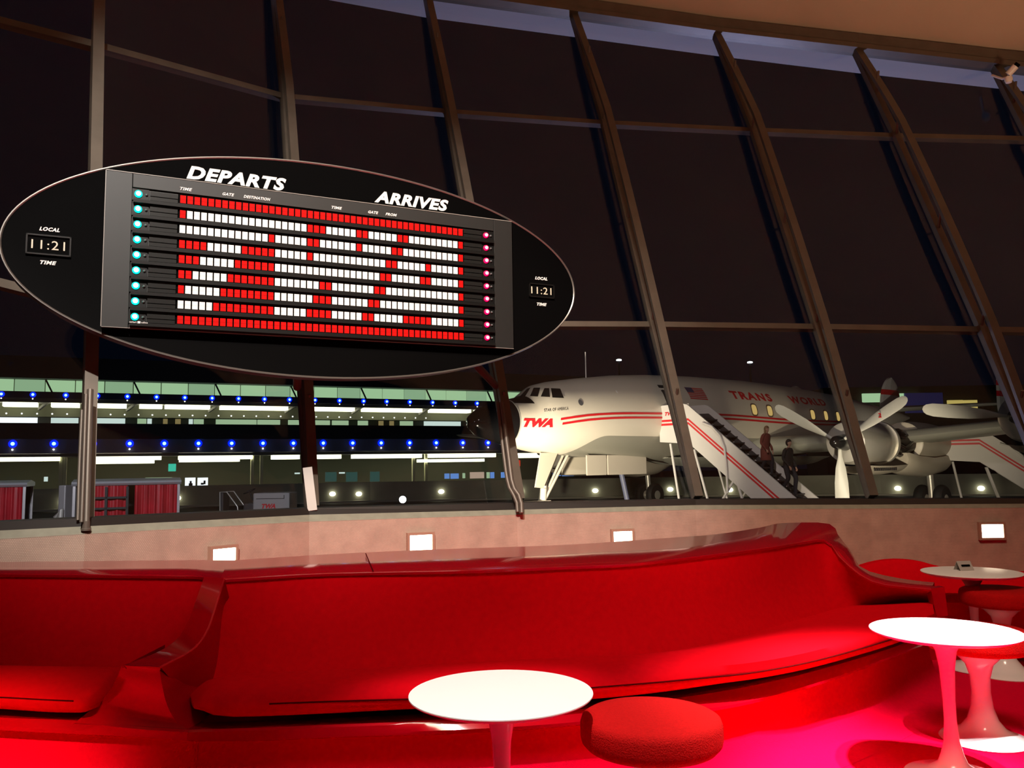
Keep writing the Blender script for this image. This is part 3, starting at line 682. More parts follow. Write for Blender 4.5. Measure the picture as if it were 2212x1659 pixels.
for a, b, m in ((-30, 74, M_wh), (104, 165, M_w2), (200, 269, M_w2), (296, 316, M_w3), (318, 328, M_w2), (353, 363, M_ylw), (380, 392, M_ylw), (410, 419, M_w2), (421, 443, M_w3), (470, 560, M_w3), (562, 612, M_w3), (630, 664, M_w3), (674, 722, M_w3), (727, 763, M_w3), (784, 806, M_w3), (830, 840, M_ylw), (854, 863, M_ylw), (877, 905, M_w3), (930, 950, M_w2), (951, 1010, M_w2)):
    build(MB().box(tt(a), tt(b), 1.9, 2.1, 6.62, 7.2), 'window', m, tm)
for a, b, z0, z1, m in ((-90, 130, 3.38, 3.98, M_strip), (196, 350, 3.38, 3.98, M_strip), (200, 335, 3.08, 3.34, M_strip), (388, 548, 3.38, 3.98, M_strip), (390, 520, 3.15, 3.4, M_strip), (592, 650, 3.32, 3.95, M_strip), (676, 740, 3.32, 3.95, M_strip), (768, 915, 3.32, 3.95, M_strip), (932, 1075, 3.32, 3.95, M_strip), (912, 1050, 2.85, 3.15, M_strip), (1100, 1180, 3.2, 3.7, M_strip)):
    build(MB().box(tt(a), tt(b), .5, 1.8, z0, z1), 'strip_light', m, tm)  # lit boxes made taller to include the bloom around each strip
M_post = mat('pale post', (.8, .76, .52), .6)
for px in (132, 141, 548, 568, 898, 925): build(MB().box(tt(px) - .14, tt(px) + .14, .6, .9, 0, 3.7), 'post', M_post, tm)
def tw(px0, px1, py0, py1, m, nm='window', dy=1.0):
    a, z1 = tp(px0, py0, dy); b, z0 = tp(px1, py1, dy); build(MB().box(a, b, dy, dy + .15, z0, z1), nm, m, tm)
M_sgn = glow('green sign', (.05, .62, .42), .9)
tw(364, 380, 1002, 1018, M_sgn, 'sign', .3); tw(1102, 1113, 994, 1006, M_sgn, 'sign', .3); tw(1119, 1124, 994, 1007, glow('red sign', (.8, .05, .02), .8), 'sign', .3)
for q in ((400, 422, 1032, 1050, M_wh), (427, 449, 1032, 1050, M_wh), (95, 103, 1030, 1040, M_w2), (314, 372, 1032, 1036, M_w3), (637, 648, 1021, 1024, M_w2), (733, 745, 1020, 1023, M_w2), (703, 727, 1020, 1040, M_teal), (748, 772, 1020, 1040, M_teal), (800, 820, 1019, 1040, M_teal),
          (961, 971, 1023, 1034, M_bl), (974, 991, 1023, 1034, M_bl), (1000, 1005, 1022, 1033, M_w3), (1016, 1046, 1020, 1033, glow('beige window', (.55, .40, .30), .8)), (1052, 1058, 1020, 1033, M_w3), (1060, 1068, 1020, 1033, M_bl), (1083, 1092, 1020, 1032, M_bl), (1195, 1212, 1014, 1028, M_bl), (1215, 1240, 1014, 1028, M_bl), (1105, 1122, 1020, 1032, M_w3)): tw(*q)
for (a, b, c_, d_) in ((408, 416, 1044, 1050), (410, 414, 1039, 1044), (434, 440, 1043, 1047), (440, 444, 1038, 1046)): tw(a, b, c_, d_, M_navy, 'window_silhouette', .85)

# second building at the right
bx = thing('annex_building', 'low dark building at the far right with green and yellow lit windows behind the tail', 'building', (40, 84, GZ))
def aw(px0, px1, py0, py1, m, nm, y=84.0, d=.3):
    a, b = aty(px0, py1, y), aty(px1, py0, y); build(MB().box(a.x, b.x, y, y + d, a.z, b.z), nm, m, bx, True)
aw(1790, 2900, 820, 1040, mat('annex wall', (.012, .012, .010), .8), 'wall', 84.6, 6)
aw(1865, 1932, 849, 869, g, 'window', 84.0); aw(1934, 1990, 849, 860, g, 'window', 84.0)
aw(1958, 2036, 848, 892, mat('blue cladding', (.06, .07, .30), .7, emit=(.02, .025, .12), strength=.25), 'side_wall', 83.4)  # wall given a faint blue glow of its own in place of light
for a, b, c_, d_ in ((2050, 2080, 864, 888), (2083, 2111, 864, 888), (2169, 2182, 864, 884), (2190, 2206, 863, 884), (2230, 2280, 863, 884)): aw(a, b, c_, d_, glow('yellow window', (.60, .47, .13), .8), 'window', 83.9)

# concrete barrier with bulkhead lamps
BW = [(-400, 46), (-100, 48), (0, 50), (400, 54), (800, 57.5), (1450, 58), (1900, 55), (2300, 50), (2700, 45)]
pts = [Vector((aty(x, 1000, y).x, y, 0)) for x, y in BW]
br2 = thing('barrier_wall', 'long low concrete wall with round bulkhead lamps in front of the terminal', 'wall', (pts[4].x, pts[4].y, GZ))
cw = MB(); cw.loft([[Vector((p.x, p.y, GZ)) for p in pts], [Vector((p.x, p.y, .20)) for p in pts], [Vector((p.x, p.y + .35, .20)) for p in pts], [Vector((p.x, p.y + .35, GZ)) for p in pts]], closed=False)
build(cw, 'wall', mat('barrier concrete', (.26, .25, .19), .85, noise=.12, nscale=.8), br2, True)
kb = MB(); kb.loft([[Vector((p.x, p.y - .5, GZ)) for p in pts], [Vector((p.x, p.y - .5, GZ + .12)) for p in pts], [Vector((p.x, p.y, GZ + .12)) for p in pts]], closed=False)
build(kb, 'kerb', mat('kerb', (.35, .33, .26), .8), br2, True)
M_bulk = glow('bulkhead lamp', (1, .97, .72), 7, True)
for px, py in ((136, 1084), (383, 1076), (718, 1067), (775, 1067), (953, 1062), (1125, 1061), (1286, 1060), (1448, 1057), (1577, 1058), (1940, 1055), (2120, 1055)):  # left of the close pair: an interior lamp's reflection, built as a bulkhead lamp
    for (x0, y0), (x1, y1), a, b in zip(BW, BW[1:], pts, pts[1:]):
        if x0 <= px <= x1:
            d = (b - a).normalized(); n = Vector((d.y, -d.x, 0)); q = atplane(px, py, a + n * .12, n)
            build(MB().lathe([(.001, -.12), (.14, -.10), (.2, -.02), (.2, .1)], q, 14, 0, 'y').xf(lambda p: Vector((p.x, p.y, q.z + (p.z - q.z) * .75))), 'bulkhead_lamp', M_bulk, br2, True)
for px, py, lab in ((1337, 778, 'tall apron light pole above the aeroplane cabin near the mast antenna'), (1620, 783, 'tall apron light pole above the airline lettering')):
    q = aty(px, py, 95); t = thing('light_pole', lab, 'light pole', (q.x, q.y, GZ), 0, 'apron light poles')
    build(MB().tube([(0, 0, 0), (0, 0, q.z - GZ)], .12, 8), 'pole', M_navy, t)
    build(MB().lathe([(.001, -.12), (.32, -.05), (.3, .08), (.001, .16)], (0, 0, q.z - GZ), 14), 'lamp_head', glow('pole lamp', (.9, 1, 1), 3), t)

# ================================================================== aeroplane
AN = Vector((-1.45, 27, GZ)); AA = radians(42.5)
ap = thing('airliner', 'vintage white four engined propeller airliner with red stripes and black nose', 'aeroplane', AN, AA)
TAB = [(0, 3.70, 3.80, .04), (.1, 3.52, 4.0, .24), (.4, 3.32, 4.2, .42), (1, 3.15, 4.42, .62), (1.8, 2.97, 4.60, .82), (2.3, 2.88, 4.70, .95), (2.6, 2.82, 4.90, 1.03), (3, 2.76, 5.15, 1.15), (3.6, 2.70, 5.29, 1.26), (5, 2.62, 5.49, 1.45), (7, 2.52, 5.73, 1.62), (9, 2.42, 5.88, 1.72), (12, 2.35, 6.0, 1.78), (16, 2.4, 6.05, 1.8), (20, 2.5, 6.0, 1.78), (25, 3.0, 5.8, 1.5), (29, 3.6, 5.5, 1.05), (33, 4.4, 5.2, .45), (35, 4.8, 4.95, .06)]
def prof(s):
    for a, b in zip(TAB, TAB[1:]):
        if s <= b[0]:
            f = (s - a[0]) / (b[0] - a[0]); return [a[i] + (b[i] - a[i]) * f for i in (1, 2, 3)]
    return TAB[-1][1:]
def surf(s, z, off=.012):
    zb, zt, w_ = prof(s); c = (zb + zt) / 2; h = (zt - zb) / 2; u_ = max(-.999, min(.999, (z - c) / h)); y = w_ * sqrt(1 - u_ * u_)
    n = Vector((0, -y / (w_ * w_), (z - c) / (h * h))).normalized(); return Vector((s, -y, z)) + n * off
def ring(s, k=0.0, n=56):
    zb, zt, w_ = prof(s); c = (zb + zt) / 2; h = (zt - zb) / 2
    return [Vector((s, (w_ + k) * sin(2 * pi * j / n), c + (h + k) * cos(2 * pi * j / n))) for j in range(n)]
ss = [1.6, 1.8, 2.05, 2.3, 2.45, 2.6, 2.8, 3, 3.3, 3.6, 4, 4.5, 5, 6, 7, 8, 9, 10.5, 12, 14, 16, 18, 20, 22.5, 25, 27, 29, 31, 33, 34.3, 35]
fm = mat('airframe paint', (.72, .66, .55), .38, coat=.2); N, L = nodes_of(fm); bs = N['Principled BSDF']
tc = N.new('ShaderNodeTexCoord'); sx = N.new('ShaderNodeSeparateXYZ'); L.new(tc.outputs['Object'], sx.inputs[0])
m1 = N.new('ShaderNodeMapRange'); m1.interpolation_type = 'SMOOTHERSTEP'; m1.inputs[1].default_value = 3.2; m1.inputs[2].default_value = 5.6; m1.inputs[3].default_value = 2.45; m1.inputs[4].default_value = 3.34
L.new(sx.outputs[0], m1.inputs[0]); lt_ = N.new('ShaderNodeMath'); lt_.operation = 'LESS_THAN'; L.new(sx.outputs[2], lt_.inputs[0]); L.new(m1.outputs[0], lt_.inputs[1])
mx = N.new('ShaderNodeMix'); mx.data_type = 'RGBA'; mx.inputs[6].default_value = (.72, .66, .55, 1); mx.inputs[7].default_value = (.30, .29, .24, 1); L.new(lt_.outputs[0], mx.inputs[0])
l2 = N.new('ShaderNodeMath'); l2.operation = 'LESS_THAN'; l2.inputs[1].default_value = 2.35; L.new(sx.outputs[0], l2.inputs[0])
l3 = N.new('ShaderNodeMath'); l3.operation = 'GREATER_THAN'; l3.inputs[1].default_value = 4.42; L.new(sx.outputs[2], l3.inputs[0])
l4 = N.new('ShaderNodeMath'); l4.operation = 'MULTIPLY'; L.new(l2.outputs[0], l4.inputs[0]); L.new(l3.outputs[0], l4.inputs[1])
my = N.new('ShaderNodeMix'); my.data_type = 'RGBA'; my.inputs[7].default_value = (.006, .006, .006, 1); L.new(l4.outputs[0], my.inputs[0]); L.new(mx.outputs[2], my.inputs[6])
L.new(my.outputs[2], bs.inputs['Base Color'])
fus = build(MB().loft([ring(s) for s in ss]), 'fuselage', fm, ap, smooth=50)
build(MB().loft([ring(s, .004) for s in (0, .03, .1, .22, .4, .65, 1, 1.4, 1.62)]), 'nose_radome', mat('black radome', (.006, .006, .007), .14, coat=.5), ap, smooth=60)
build(MB().loft([ring(s, .012) for s in (1.60, 1.64)]), 'nose_ring', M_alu, ap, smooth=40)
# cockpit windows: where rays of the photograph meet the fuselage
from mathutils.bvhtree import BVHTree
R_ = INV[ap.name]; C0 = R_ @ EC
bv = BVHTree.FromPolygons([v.co for v in fus.data.vertices], [list(p.vertices) for p in fus.data.polygons])
def hit(px, py, off=.012):
    d = (R_.to_3x3() @ ray(px, py)).normalized(); loc, n, i, ds = bv.ray_cast(C0, d)
    return None if loc is None else loc - d * .01 + (n if n.dot(d) < 0 else -n) * off
def patch(pxs, nm, m, off=.012, parent=None, n=8, thick=.01):
    """a quad of pixels (tl, tr, br, bl) laid on the fuselage"""
    g_ = []
    for j in range(n + 1):
        row = []
        for i in range(n + 1):
            a, b = i / n, j / n
            x = (pxs[0][0] * (1 - a) + pxs[1][0] * a) * (1 - b) + (pxs[3][0] * (1 - a) + pxs[2][0] * a) * b
            y = (pxs[0][1] * (1 - a) + pxs[1][1] * a) * (1 - b) + (pxs[3][1] * (1 - a) + pxs[2][1] * a) * b
            h_ = hit(x, y, off)
            if h_ is None: return None
            row.append(h_)
        g_.append(row)
    return build(MB().loft(g_, closed=False), nm, m, parent or ap)
M_cock = mat('cockpit glass', (.01, .012, .012), .08, coat=.5); M_cfr = mat('window frame', (.10, .09, .08), .4)
for q in (((1139, 840), (1146, 838), (1135, 856), (1122, 858)), ((1153, 838), (1167, 838), (1162, 857), (1145, 856)), ((1176, 839), (1186, 839), (1188, 858), (1168, 857)), ((1190, 839), (1210, 840), (1218, 860), (1193, 859))):
    patch(q, 'cockpit_window', M_cock)
for i in range(3):                         # starboard windscreen panes mirror the port ones
    pass
def sz_mesh(tv, tf, s0, z0, nm, m, off=.012, ds=1.0, slope=0.0, parent=None):
    return build(MB().add([surf(s0 + p.x * ds, z0 + p.y + slope * p.x, off + p.z) for p in tv], tf), nm, m, parent or ap)
def sz_strip(pts, th, nm, m, off=.012):
    a = []; b = []
    P = catmull([Vector((s, 0, z)) for s, z in pts], 40)
    for p in P: a.append(surf(p.x, p.z + th / 2, off)); b.append(surf(p.x, p.z - th / 2, off))
    return build(MB().loft([a, b], closed=False), nm, m, ap)
ST = [(3.13, 3.88), (4.24, 4.03), (5.6, 4.13), (7.6, 4.19), (12.2, 4.27), (18, 4.2), (26, 4.3)]
sz_strip(ST, .075, 'stripe', M_redp); sz_strip([(a + .08, b - .155) for a, b in ST], .075, 'stripe', M_redp)
tv, tf = text2d('TWA', 1.12, .29, .35, .07, .003); sz_mesh(tv, tf, 1.72, 3.60, 'lettering', M_redp)
tv, tf = text2d('STAR OF AMERICA', .93, .10, .1, 0, .0008, 1.1); sz_mesh(tv, tf, 2.54, 4.12, 'lettering', mat('dark lettering', (.05, .05, .05), .5), slope=.09)
tv, tf = text2d('TRANS', 3.2, .36, 0, .04, .003, 1.25); sz_mesh(tv, tf, 13.1, 4.98, 'lettering', M_redp)
tv, tf = text2d('WORLD', 3.6, .36, 0, .04, .003, 1.25); sz_mesh(tv, tf, 17.9, 4.98, 'lettering', M_redp)
# flag
fg = build(MB().loft([[surf(10.1 + 1.15 * i / 6, 5.33 - .48 * j / 6, .012) for i in range(7)] for j in range(7)], closed=False), 'flag', mat('flag white', (.45, .40, .35), .6), ap)
fb = MB()
for k in range(7): fb.loft([[surf(10.1 + 1.15 * i / 6, z, .016) for i in range(7)] for z in (5.33 - .48 * (2 * k) / 13, 5.33 - .48 * (2 * k + 1) / 13)], closed=False)
build(fb, 'flag_stripes', M_redp, fg)
build(MB().loft([[surf(10.1 + .45 * i / 3, z, .02) for i in range(4)] for z in (5.33, 5.22, 5.12)], closed=False), 'flag_canton', mat('flag blue', (.05, .05, .12), .6), fg)
# cabin windows and porthole
for i, (s, z) in enumerate(((14.5, 4.56), (15.75, 4.55), (17.05, 4.52), (19.6, 4.5), (21, 4.5), (22.4, 4.5), (23.8, 4.5))):
    rr = lambda k, w_, h_: [surf(s + w_ * math.copysign(abs(cos(2 * pi * q / 20)) ** .6, cos(2 * pi * q / 20)), z + h_ * math.copysign(abs(sin(2 * pi * q / 20)) ** .6, sin(2 * pi * q / 20)), k) for q in range(20)]
    wdw = build(MB().loft([rr(.012, .26, .28), rr(.02, .20, .22)], caps=False), 'cabin_window', mat('window reveal', (.18, .13, .09), .5), ap)
    m = MB(); m.add(rr(.014, .20, .22), [list(range(20))]); build(m, 'pane', glow('lit cabin', (1, .68, .22), .55), wdw)
m = MB(); m.add([surf(4.07 + .1 * cos(q * pi / 8), 4.48 + .11 * sin(q * pi / 8), .014) for q in range(16)], [list(range(16))]); build(m, 'porthole', mat('porthole glass', (.10, .10, .11), .2), ap)
m = MB(); m.add([surf(6.0 + .04 * cos(q * pi / 5), 4.95 + .06 * sin(q * pi / 5), .014) for q in range(10)], [list(range(10))]); build(m, 'vent', M_letter, ap)
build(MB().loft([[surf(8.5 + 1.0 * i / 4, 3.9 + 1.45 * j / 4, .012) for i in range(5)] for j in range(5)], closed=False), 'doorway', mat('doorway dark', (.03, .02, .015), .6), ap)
build(MB().tube([(5.75, 0, 5.5), (5.75, 0, 6.55)], [.025, .018], 8), 'mast_antenna', M_letter, ap)
# wings
def wing(side):
    rings = []
    for p_, le, ch, th, z in ((1.2, 14.6, 6.2, .95, 2.95), (5, 15.0, 5.4, .8, 3.05), (7.3, 15.3, 5.0, .72, 3.15), (12.8, 16.0, 4.0, .55, 3.60), (18, 16.7, 3.0, .36, 4.05), (22.2, 17.3, 2.0, .2, 4.4), (22.9, 17.8, 1.2, .08, 4.45)):
        r_ = []
        for x, t in ((0, 0), (.02, .25), (.08, .42), (.25, .5), (.5, .42), (.8, .17), (1, .01)): r_.append(Vector((le + ch * x, side * p_, z + th * t)))
        for x, t in ((.8, -.12), (.5, -.3), (.25, -.38), (.08, -.32), (.02, -.2)): r_.append(Vector((le + ch * x, side * p_, z + th * t)))
        rings.append(r_)
    build(MB().loft(rings), 'wing', M_grey, ap, smooth=50)
wing(-1); wing(1)
M_blade = mat('pale propeller blade', (.62, .62, .56), .4)
def engine(p_, zc, side, angs, gear):
    y = side * p_
    o = lambda s, yy, z: (s, y + yy, zc + z)
    en = build(MB().lathe([(.58, 11.15), (.70, 11.2), (.78, 11.5), (.80, 12.2), (.79, 13.2), (.765, 13.25), (.76, 13.7), (.74, 13.72), (.72, 13.9), (.4, 13.9)], (0, y, zc), 40, 0, 'x'), 'engine_cowl', M_alu, ap, smooth=40)
    build(MB().lathe([(.02, 10.25), (.14, 10.3), (.22, 10.5), (.26, 10.8), (.30, 11.2), (.58, 11.25), (.58, 11.3)], (0, y, zc), 28, 0, 'x'), 'spinner', mat('dark spinner', (.05, .05, .05), .2, .8), en, smooth=50)
    build(MB().lathe([(.80, 13.72), (.81, 13.74), (.81, 13.9), (.80, 13.92)], (0, y, zc), 40, 0, 'x'), 'cooling_ring', M_alu, en, smooth=50)
    for a in angs:
        a = radians(a); rings = []
        for r_, w_, th, tw_ in ((.2, .12, .12, 60), (.5, .16, .10, 50), (.9, .34, .07, 38), (1.4, .44, .05, 30), (2.0, .47, .035, 24), (2.45, .44, .03, 20), (2.65, .34, .025, 18), (2.74, .2, .02, 18), (2.77, .05, .01, 18)):
            t_ = radians(tw_); rg = []
            for q in range(10):
                c_, s_ = cos(2 * pi * q / 10) * w_ / 2, sin(2 * pi * q / 10) * th / 2
                along = c_ * cos(t_) - s_ * sin(t_); ax_ = c_ * sin(t_) + s_ * cos(t_)
                rg.append(Vector((10.75 + ax_, y + side * (r_ * cos(a) - along * sin(a)), zc + r_ * sin(a) + along * cos(a))))
            rings.append(rg)
        bl_ = build(MB().loft(rings), 'propeller_blade', M_blade, en, smooth=50)
    # exposed accessory bay, rear nacelle
    ac = MB().lathe([(.45, 13.9), (.5, 14.2), (.42, 14.6), (.55, 15.0), (.5, 15.9), (.62, 16.3)], (0, y, zc), 20, 0, 'x')
    for q in range(10): 
        a = q * .63; ac.tube([o(13.9 + .2 * (q % 3), .5 * cos(a), .5 * sin(a)), o(14.8, .62 * cos(a + .3), .62 * sin(a + .3)), o(15.9, .5 * cos(a - .2), .5 * sin(a - .2))], .05, 6)
    build(ac, 'accessory_section', mat('dark engine parts', (.05, .045, .04), .35, .7), ap, smooth=40)
    rn = MB().lathe([(.70, 16.0), (.78, 16.05), (.82, 16.8), (.80, 18), (.66, 20), (.42, 21.6), (.08, 22.9)], (0, y, zc + .05), 36, 0, 'x')
    build(rn, 'rear_nacelle', mat('cream paint', (.62, .56, .46), .4), ap, smooth=50)
    hs = MB(); rg = []
    for s, r_, dz in ((15.0, .60, -.60), (15.1, .68, -.60), (16, .70, -.72), (17.5, .72, -.80), (19, .66, -.72), (20.2, .46, -.5), (21, .15, -.3)):
        rg.append([Vector((s, y + r_ * cos(pi + pi * q / 16), zc + dz + .75 * r_ * sin(pi + pi * q / 16))) for q in range(17)] + [Vector((s, y + r_ * .9, zc + dz + .22)), Vector((s, y - r_ * .9, zc + dz + .22))])
    hs.loft(rg); build(hs, 'lower_nacelle', mat('cream paint'), ap, smooth=50)
    pn_ = MB(); rg = []
    for s, r_ in ((11.6, .66), (12.4, .72), (13.6, .74), (15.0, .66)):
        rg.append([Vector((s, y + r_ * cos(pi + .5 + (pi - 1) * q / 12), zc - .55 + .85 * r_ * sin(pi + .5 + (pi - 1) * q / 12))) for q in range(13)])
    pn_.loft(rg, closed=False); build(pn_, 'open_cowl_panel', mat('cream paint'), ap, smooth=50)
    slt = MB()
    for q in range(12): slt.box(12.0 + q * .16, 12.07 + q * .16, y + side * .60, y + side * .635, zc - 1.02, zc - .93)
    build(slt, 'louvres', M_rubber, ap)
    if gear:
        build(MB().tube([(18.5, y, zc - 1.1), (18.6, y, .62)], .13, 14), 'gear_strut', M_alu, ap, smooth=50)
        build(MB().tube([(18.6, y - .45, .62), (18.6, y + .45, .62)], .07, 10), 'gear_axle', M_alu, ap, smooth=50)
        for dy in (-.38, .38):
            wh = build(MB().lathe([(.25, -.17), (.55, -.18), (.62, -.1), (.64, 0), (.62, .1), (.55, .18), (.25, .17)], (18.6, y + dy, .64), 32, 0, 'y'), 'main_wheel', M_rubber, ap, smooth=50)
            build(MB().lathe([(.02, -.18), (.24, -.175), (.25, .175), (.02, .18)], (18.6, y + dy, .64), 20, 0, 'y'), 'wheel_hub', M_alu, wh, smooth=40)
engine(7.3, 2.95, -1, (30, 150, 270), True); engine(12.9, 3.55, -1, (172, 52, 292), False)
engine(7.3, 2.95, 1, (40, 160, 280), True); 
tv, tf = text2d('2', .11, .16, 0, .02, .003)
build(MB().add([Vector((10.72 - .06, -7.3 - 1.45 - p.x, 2.95 + .78 + p.y)) for p in tv], tf), 'lettering', M_redp, ap)
# tail
M_tail = mat('tail white', (.62, .60, .56), .45)
sb_ = []
for p_, le, ch, th in ((-6.4, 31.9, 1.6, .1), (-5.5, 31.3, 2.2, .16), (0, 30.2, 3.6, .34), (5.5, 31.3, 2.2, .16), (6.4, 31.9, 1.6, .1)):
    sb_.append([Vector((le + ch * x, p_, 5.25 + th * t)) for x, t in ((0, 0), (.1, .4), (.4, .5), (.8, .2), (1, 0), (.8, -.2), (.4, -.5), (.1, -.4))])
build(MB().loft(sb_), 'tailplane', M_grey, ap, smooth=50)
for p_, zb in ((0, 5.1), (-6.1, 4.3), (6.1, 4.3)):
    rg = []
    def fin(z):
        f = (z - zb) / (7.2 - zb); wd = 2.9 * (1 - max(0, f) ** 2.6) ** .5 if p_ == 0 else 2.6 * sqrt(max(0.003, 1 - (2 * f - 1) ** 4 * .98)); wd = max(wd, .35)
        c_ = 32.4 + .25 * f
        return [Vector((c_ - wd / 2 + wd * x, p_ + .12 * t, z)) for x, t in ((0, 0), (.1, .6), (.4, 1), (.8, .5), (1, 0), (.8, -.5), (.4, -1), (.1, -.6))]
    zs = [zb + (7.2 - zb) * q / 20 for q in range(21)]; fm_ = MB()
    for a, b in zip(zs, zs[1:]):
        mi = 1 if (6.15 < (a + b) / 2 < 6.45 or (p_ != 0 and 5.65 < (a + b) / 2 < 5.9)) else 0
        fm_.loft([fin(a), fin(b)], mi=mi)
    build(fm_, 'tail_fin', [M_tail, M_redp], ap)
# nose gear, belly doors
build(MB().prism([(3.0, -.30, 2.75), (3.85, -.30, 2.75), (3.1, -.30, 1.52), (2.7, -.30, 1.56)], (0, .04, 0)), 'gear_door', mat('cream paint'), ap)
ng = MB().tube([(3.55, 0, 2.7), (3.35, 0, .5)], .085, 12); ng.tube([(4.6, -.12, 2.75), (3.4, -.05, 1.1)], .05, 8); ng.tube([(4.6, .12, 2.75), (3.4, .05, 1.1)], .05, 8); ng.tube([(4.1, 0, 2.7), (3.4, 0, 1.5)], .045, 8)
ng.box(2.6, 3.6, -.15, .15, .93, 1.08); ng.tube([(3.4, 0, 1.5), (3.3, 0, .4)], .12, 12)
build(ng, 'nose_gear_strut', mat('gear white', (.6, .55, .47), .4), ap, smooth=40)
for dy in (-.16, .16):
    wh = build(MB().lathe([(.15, -.09), (.33, -.1), (.38, -.05), (.38, .05), (.33, .1), (.15, .09)], (3.35, dy, .38), 24, 0, 'y'), 'nose_wheel', M_rubber, ap, smooth=50)
    build(MB().lathe([(.02, -.095), (.15, -.09), (.15, .09), (.02, .095)], (3.35, dy, .38), 16, 0, 'y'), 'wheel_hub', M_alu, wh, smooth=40)
for a, b in ((5.0, 6.1), (6.15, 8.45)):
    build(MB().box(a, b, -.62, -.57, 1.92 + .02 * a * 0, 2.66), 'belly_door', mat('cream paint'), ap, bevel=.03)
build(MB().box(4.9, 8.5, .5, .55, 1.95, 2.6), 'belly_door', mat('cream paint'), ap)
build(MB().tube([(7.3, -.3, 1.95), (7.6, -.5, .1)], .10, 10).box(7.4, 7.8, -.7, -.3, 0, .1), 'support_post', mat('blue grey post', (.10, .11, .18), .5), ap)
bf = MB(); bf.loft([[Vector((s, r_ * cos(pi + pi * q / 14), 2.55 - .0 + h_ * sin(pi + pi * q / 14))) for q in range(15)] for s, r_, h_ in ((9.5, .9, .05), (11, 1.5, .30), (13, 1.7, .42), (17, 1.8, .5), (21, 1.5, .42), (23, .8, .1))], closed=True)
build(bf, 'belly_fairing', M_grey, ap, smooth=50)

# ================================================================== boarding stairs
M_stw = mat('stair white', (.66, .63, .60), .45)
def make_stairs(lab, loc, rz, with_mark):
    t = thing('boarding_stairs', lab, 'stairs', loc, rz, 'mobile boarding stairs')
    zt = lambda x: 4.44 - .772 * max(0, x)
    for y0 in (-.03, 1.17):
        P = [(-1.4, 3.12), (0, 3.02), (2.69, 1.00), (3.9, .10), (4.65, .10), (5.0, .28), (5.1, .50), (0.05, 4.40), (-.05, 4.46), (-.2, 4.5), (-1.25, 4.5), (-1.38, 4.42), (-1.4, 4.3)]
        pl_ = build(MB().prism([(x, y0, z) for x, z in P], (0, .06, 0)), 'side_panel', M_stw, t)
        if y0 < 0:
            for dz in (0, -.14):
                Q = [(-1.39, 3.95 + dz), (0, 3.95 + dz), (4.6, .42 + dz), (4.6, .34 + dz), (0, 3.87 + dz), (-1.39, 3.87 + dz)]
                build(MB().prism([(x, y0 - .006, z) for x, z in Q], (0, .006, 0)), 'stripe', M_redp, pl_)
    build(MB().prism([(x, 1.155, z) for x, z in ((-1.35, 3.9), (0, 3.9), (4.9, .2), (4.95, .32), (0, 4.16), (-1.35, 4.2))], (0, .012, 0)), 'inner_shade', mat('painted shade', (.05, .042, .042), .8), t)  # dark sheet that paints the shade inside the stairs
    n = 16
    for i in range(n):
        x = .1 + i * .29; z = 4.0 - .772 * x
        build(MB().box(x, x + .3, .03, 1.17, z - .04, z).box(x, x + .02, .03, 1.17, z - .24, z - .04), 'step', mat('shaded step', (.035, .03, .03), .8), t)  # steps darkened in colour to match the shade inside the stairs
    build(MB().box(-1.4, .12, .03, 1.17, 3.95, 4.0), 'platform', mat('shaded step'), t)
    build(MB().prism([(-1.4, .03, 4.5), (0, .03, 4.5), (0, .03, 4.46), (-1.4, .03, 4.46)], (0, .0, 0.001)), 'top_rail', M_stw, t)
    build(MB().tube([(.7, -.1, 3.75), (1.1, -.1, 3.6), (1.45, -.1, 3.25), (1.62, -.1, 2.8), (1.66, -.1, 2.3), (1.68, -.1, 1.25)], .04, 8), 'hand_guard', M_stw, t, smooth=50)
    for a, b in (((.2, 0, 2.8), (.9, 0, .4)), ((1.9, 0, 1.7), (.9, 0, .4)), ((2.0, 0, 1.7), (2.4, 0, .4)), ((.9, 0, .4), (2.6, 0, 1.05)), ((.9, 0, .5), (2.4, 0, .5)), ((.2, 1.1, 2.8), (.9, 1.1, .4)), ((1.9, 1.1, 1.7), (.9, 1.1, .4)), ((-1, .1, 3.05), (-.6, .1, .5)), ((-1, 1.1, 3.05), (-.6, 1.1, .5))):
        build(MB().tube([a, b], .045, 8), 'brace', M_stw, t)
    build(MB().box(-.9, 2.9, .1, 1.1, .35, .5), 'chassis', M_stw, t)
    for x, y in ((-.35, -.05), (2.7, -.05), (-.35, 1.2), (2.7, 1.2)):
        wh = build(MB().lathe([(.18, -.1), (.40, -.11), (.45, -.05), (.45, .05), (.40, .11), (.18, .1)], (x, y, .45), 24, 0, 'y'), 'wheel', M_rubber, t, smooth=50)
        build(MB().lathe([(.02, -.11), (.18, -.105), (.18, .105), (.02, .11)], (x, y, .45), 16, 0, 'y'), 'wheel_hub', M_stw, wh, smooth=40)
    if with_mark:
        tv, tf = text2d('TWA', .62, .17, .3, .05, .003)
        build(MB().add([Vector((3.9 + p.x, -.04 - p.z, 1.02 - .0 + p.y - .0 * p.x)) for p in tv], tf).xf(lambda p: Vector((p.x, p.y, p.z - .5 * (p.x - 3.9) * .3))), 'lettering', M_redp, t)
    tv, tf = text2d('TWA', .5, .14, .3, .05, .003)
    build(MB().add([Vector((-1.1 + p.x, -.04 - p.z, 4.1 + p.y)) for p in tv], tf), 'lettering', M_redp, t)
    return t
STA = math.atan2(-.78, .62)
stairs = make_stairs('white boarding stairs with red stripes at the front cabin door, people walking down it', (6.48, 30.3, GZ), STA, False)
q = aty(2092, 962, 33.5)
stair2 = make_stairs('dim boarding stairs at the rear, cut by the right picture edge', (q.x + .45, 33.5, GZ - .85), STA + radians(24), True)

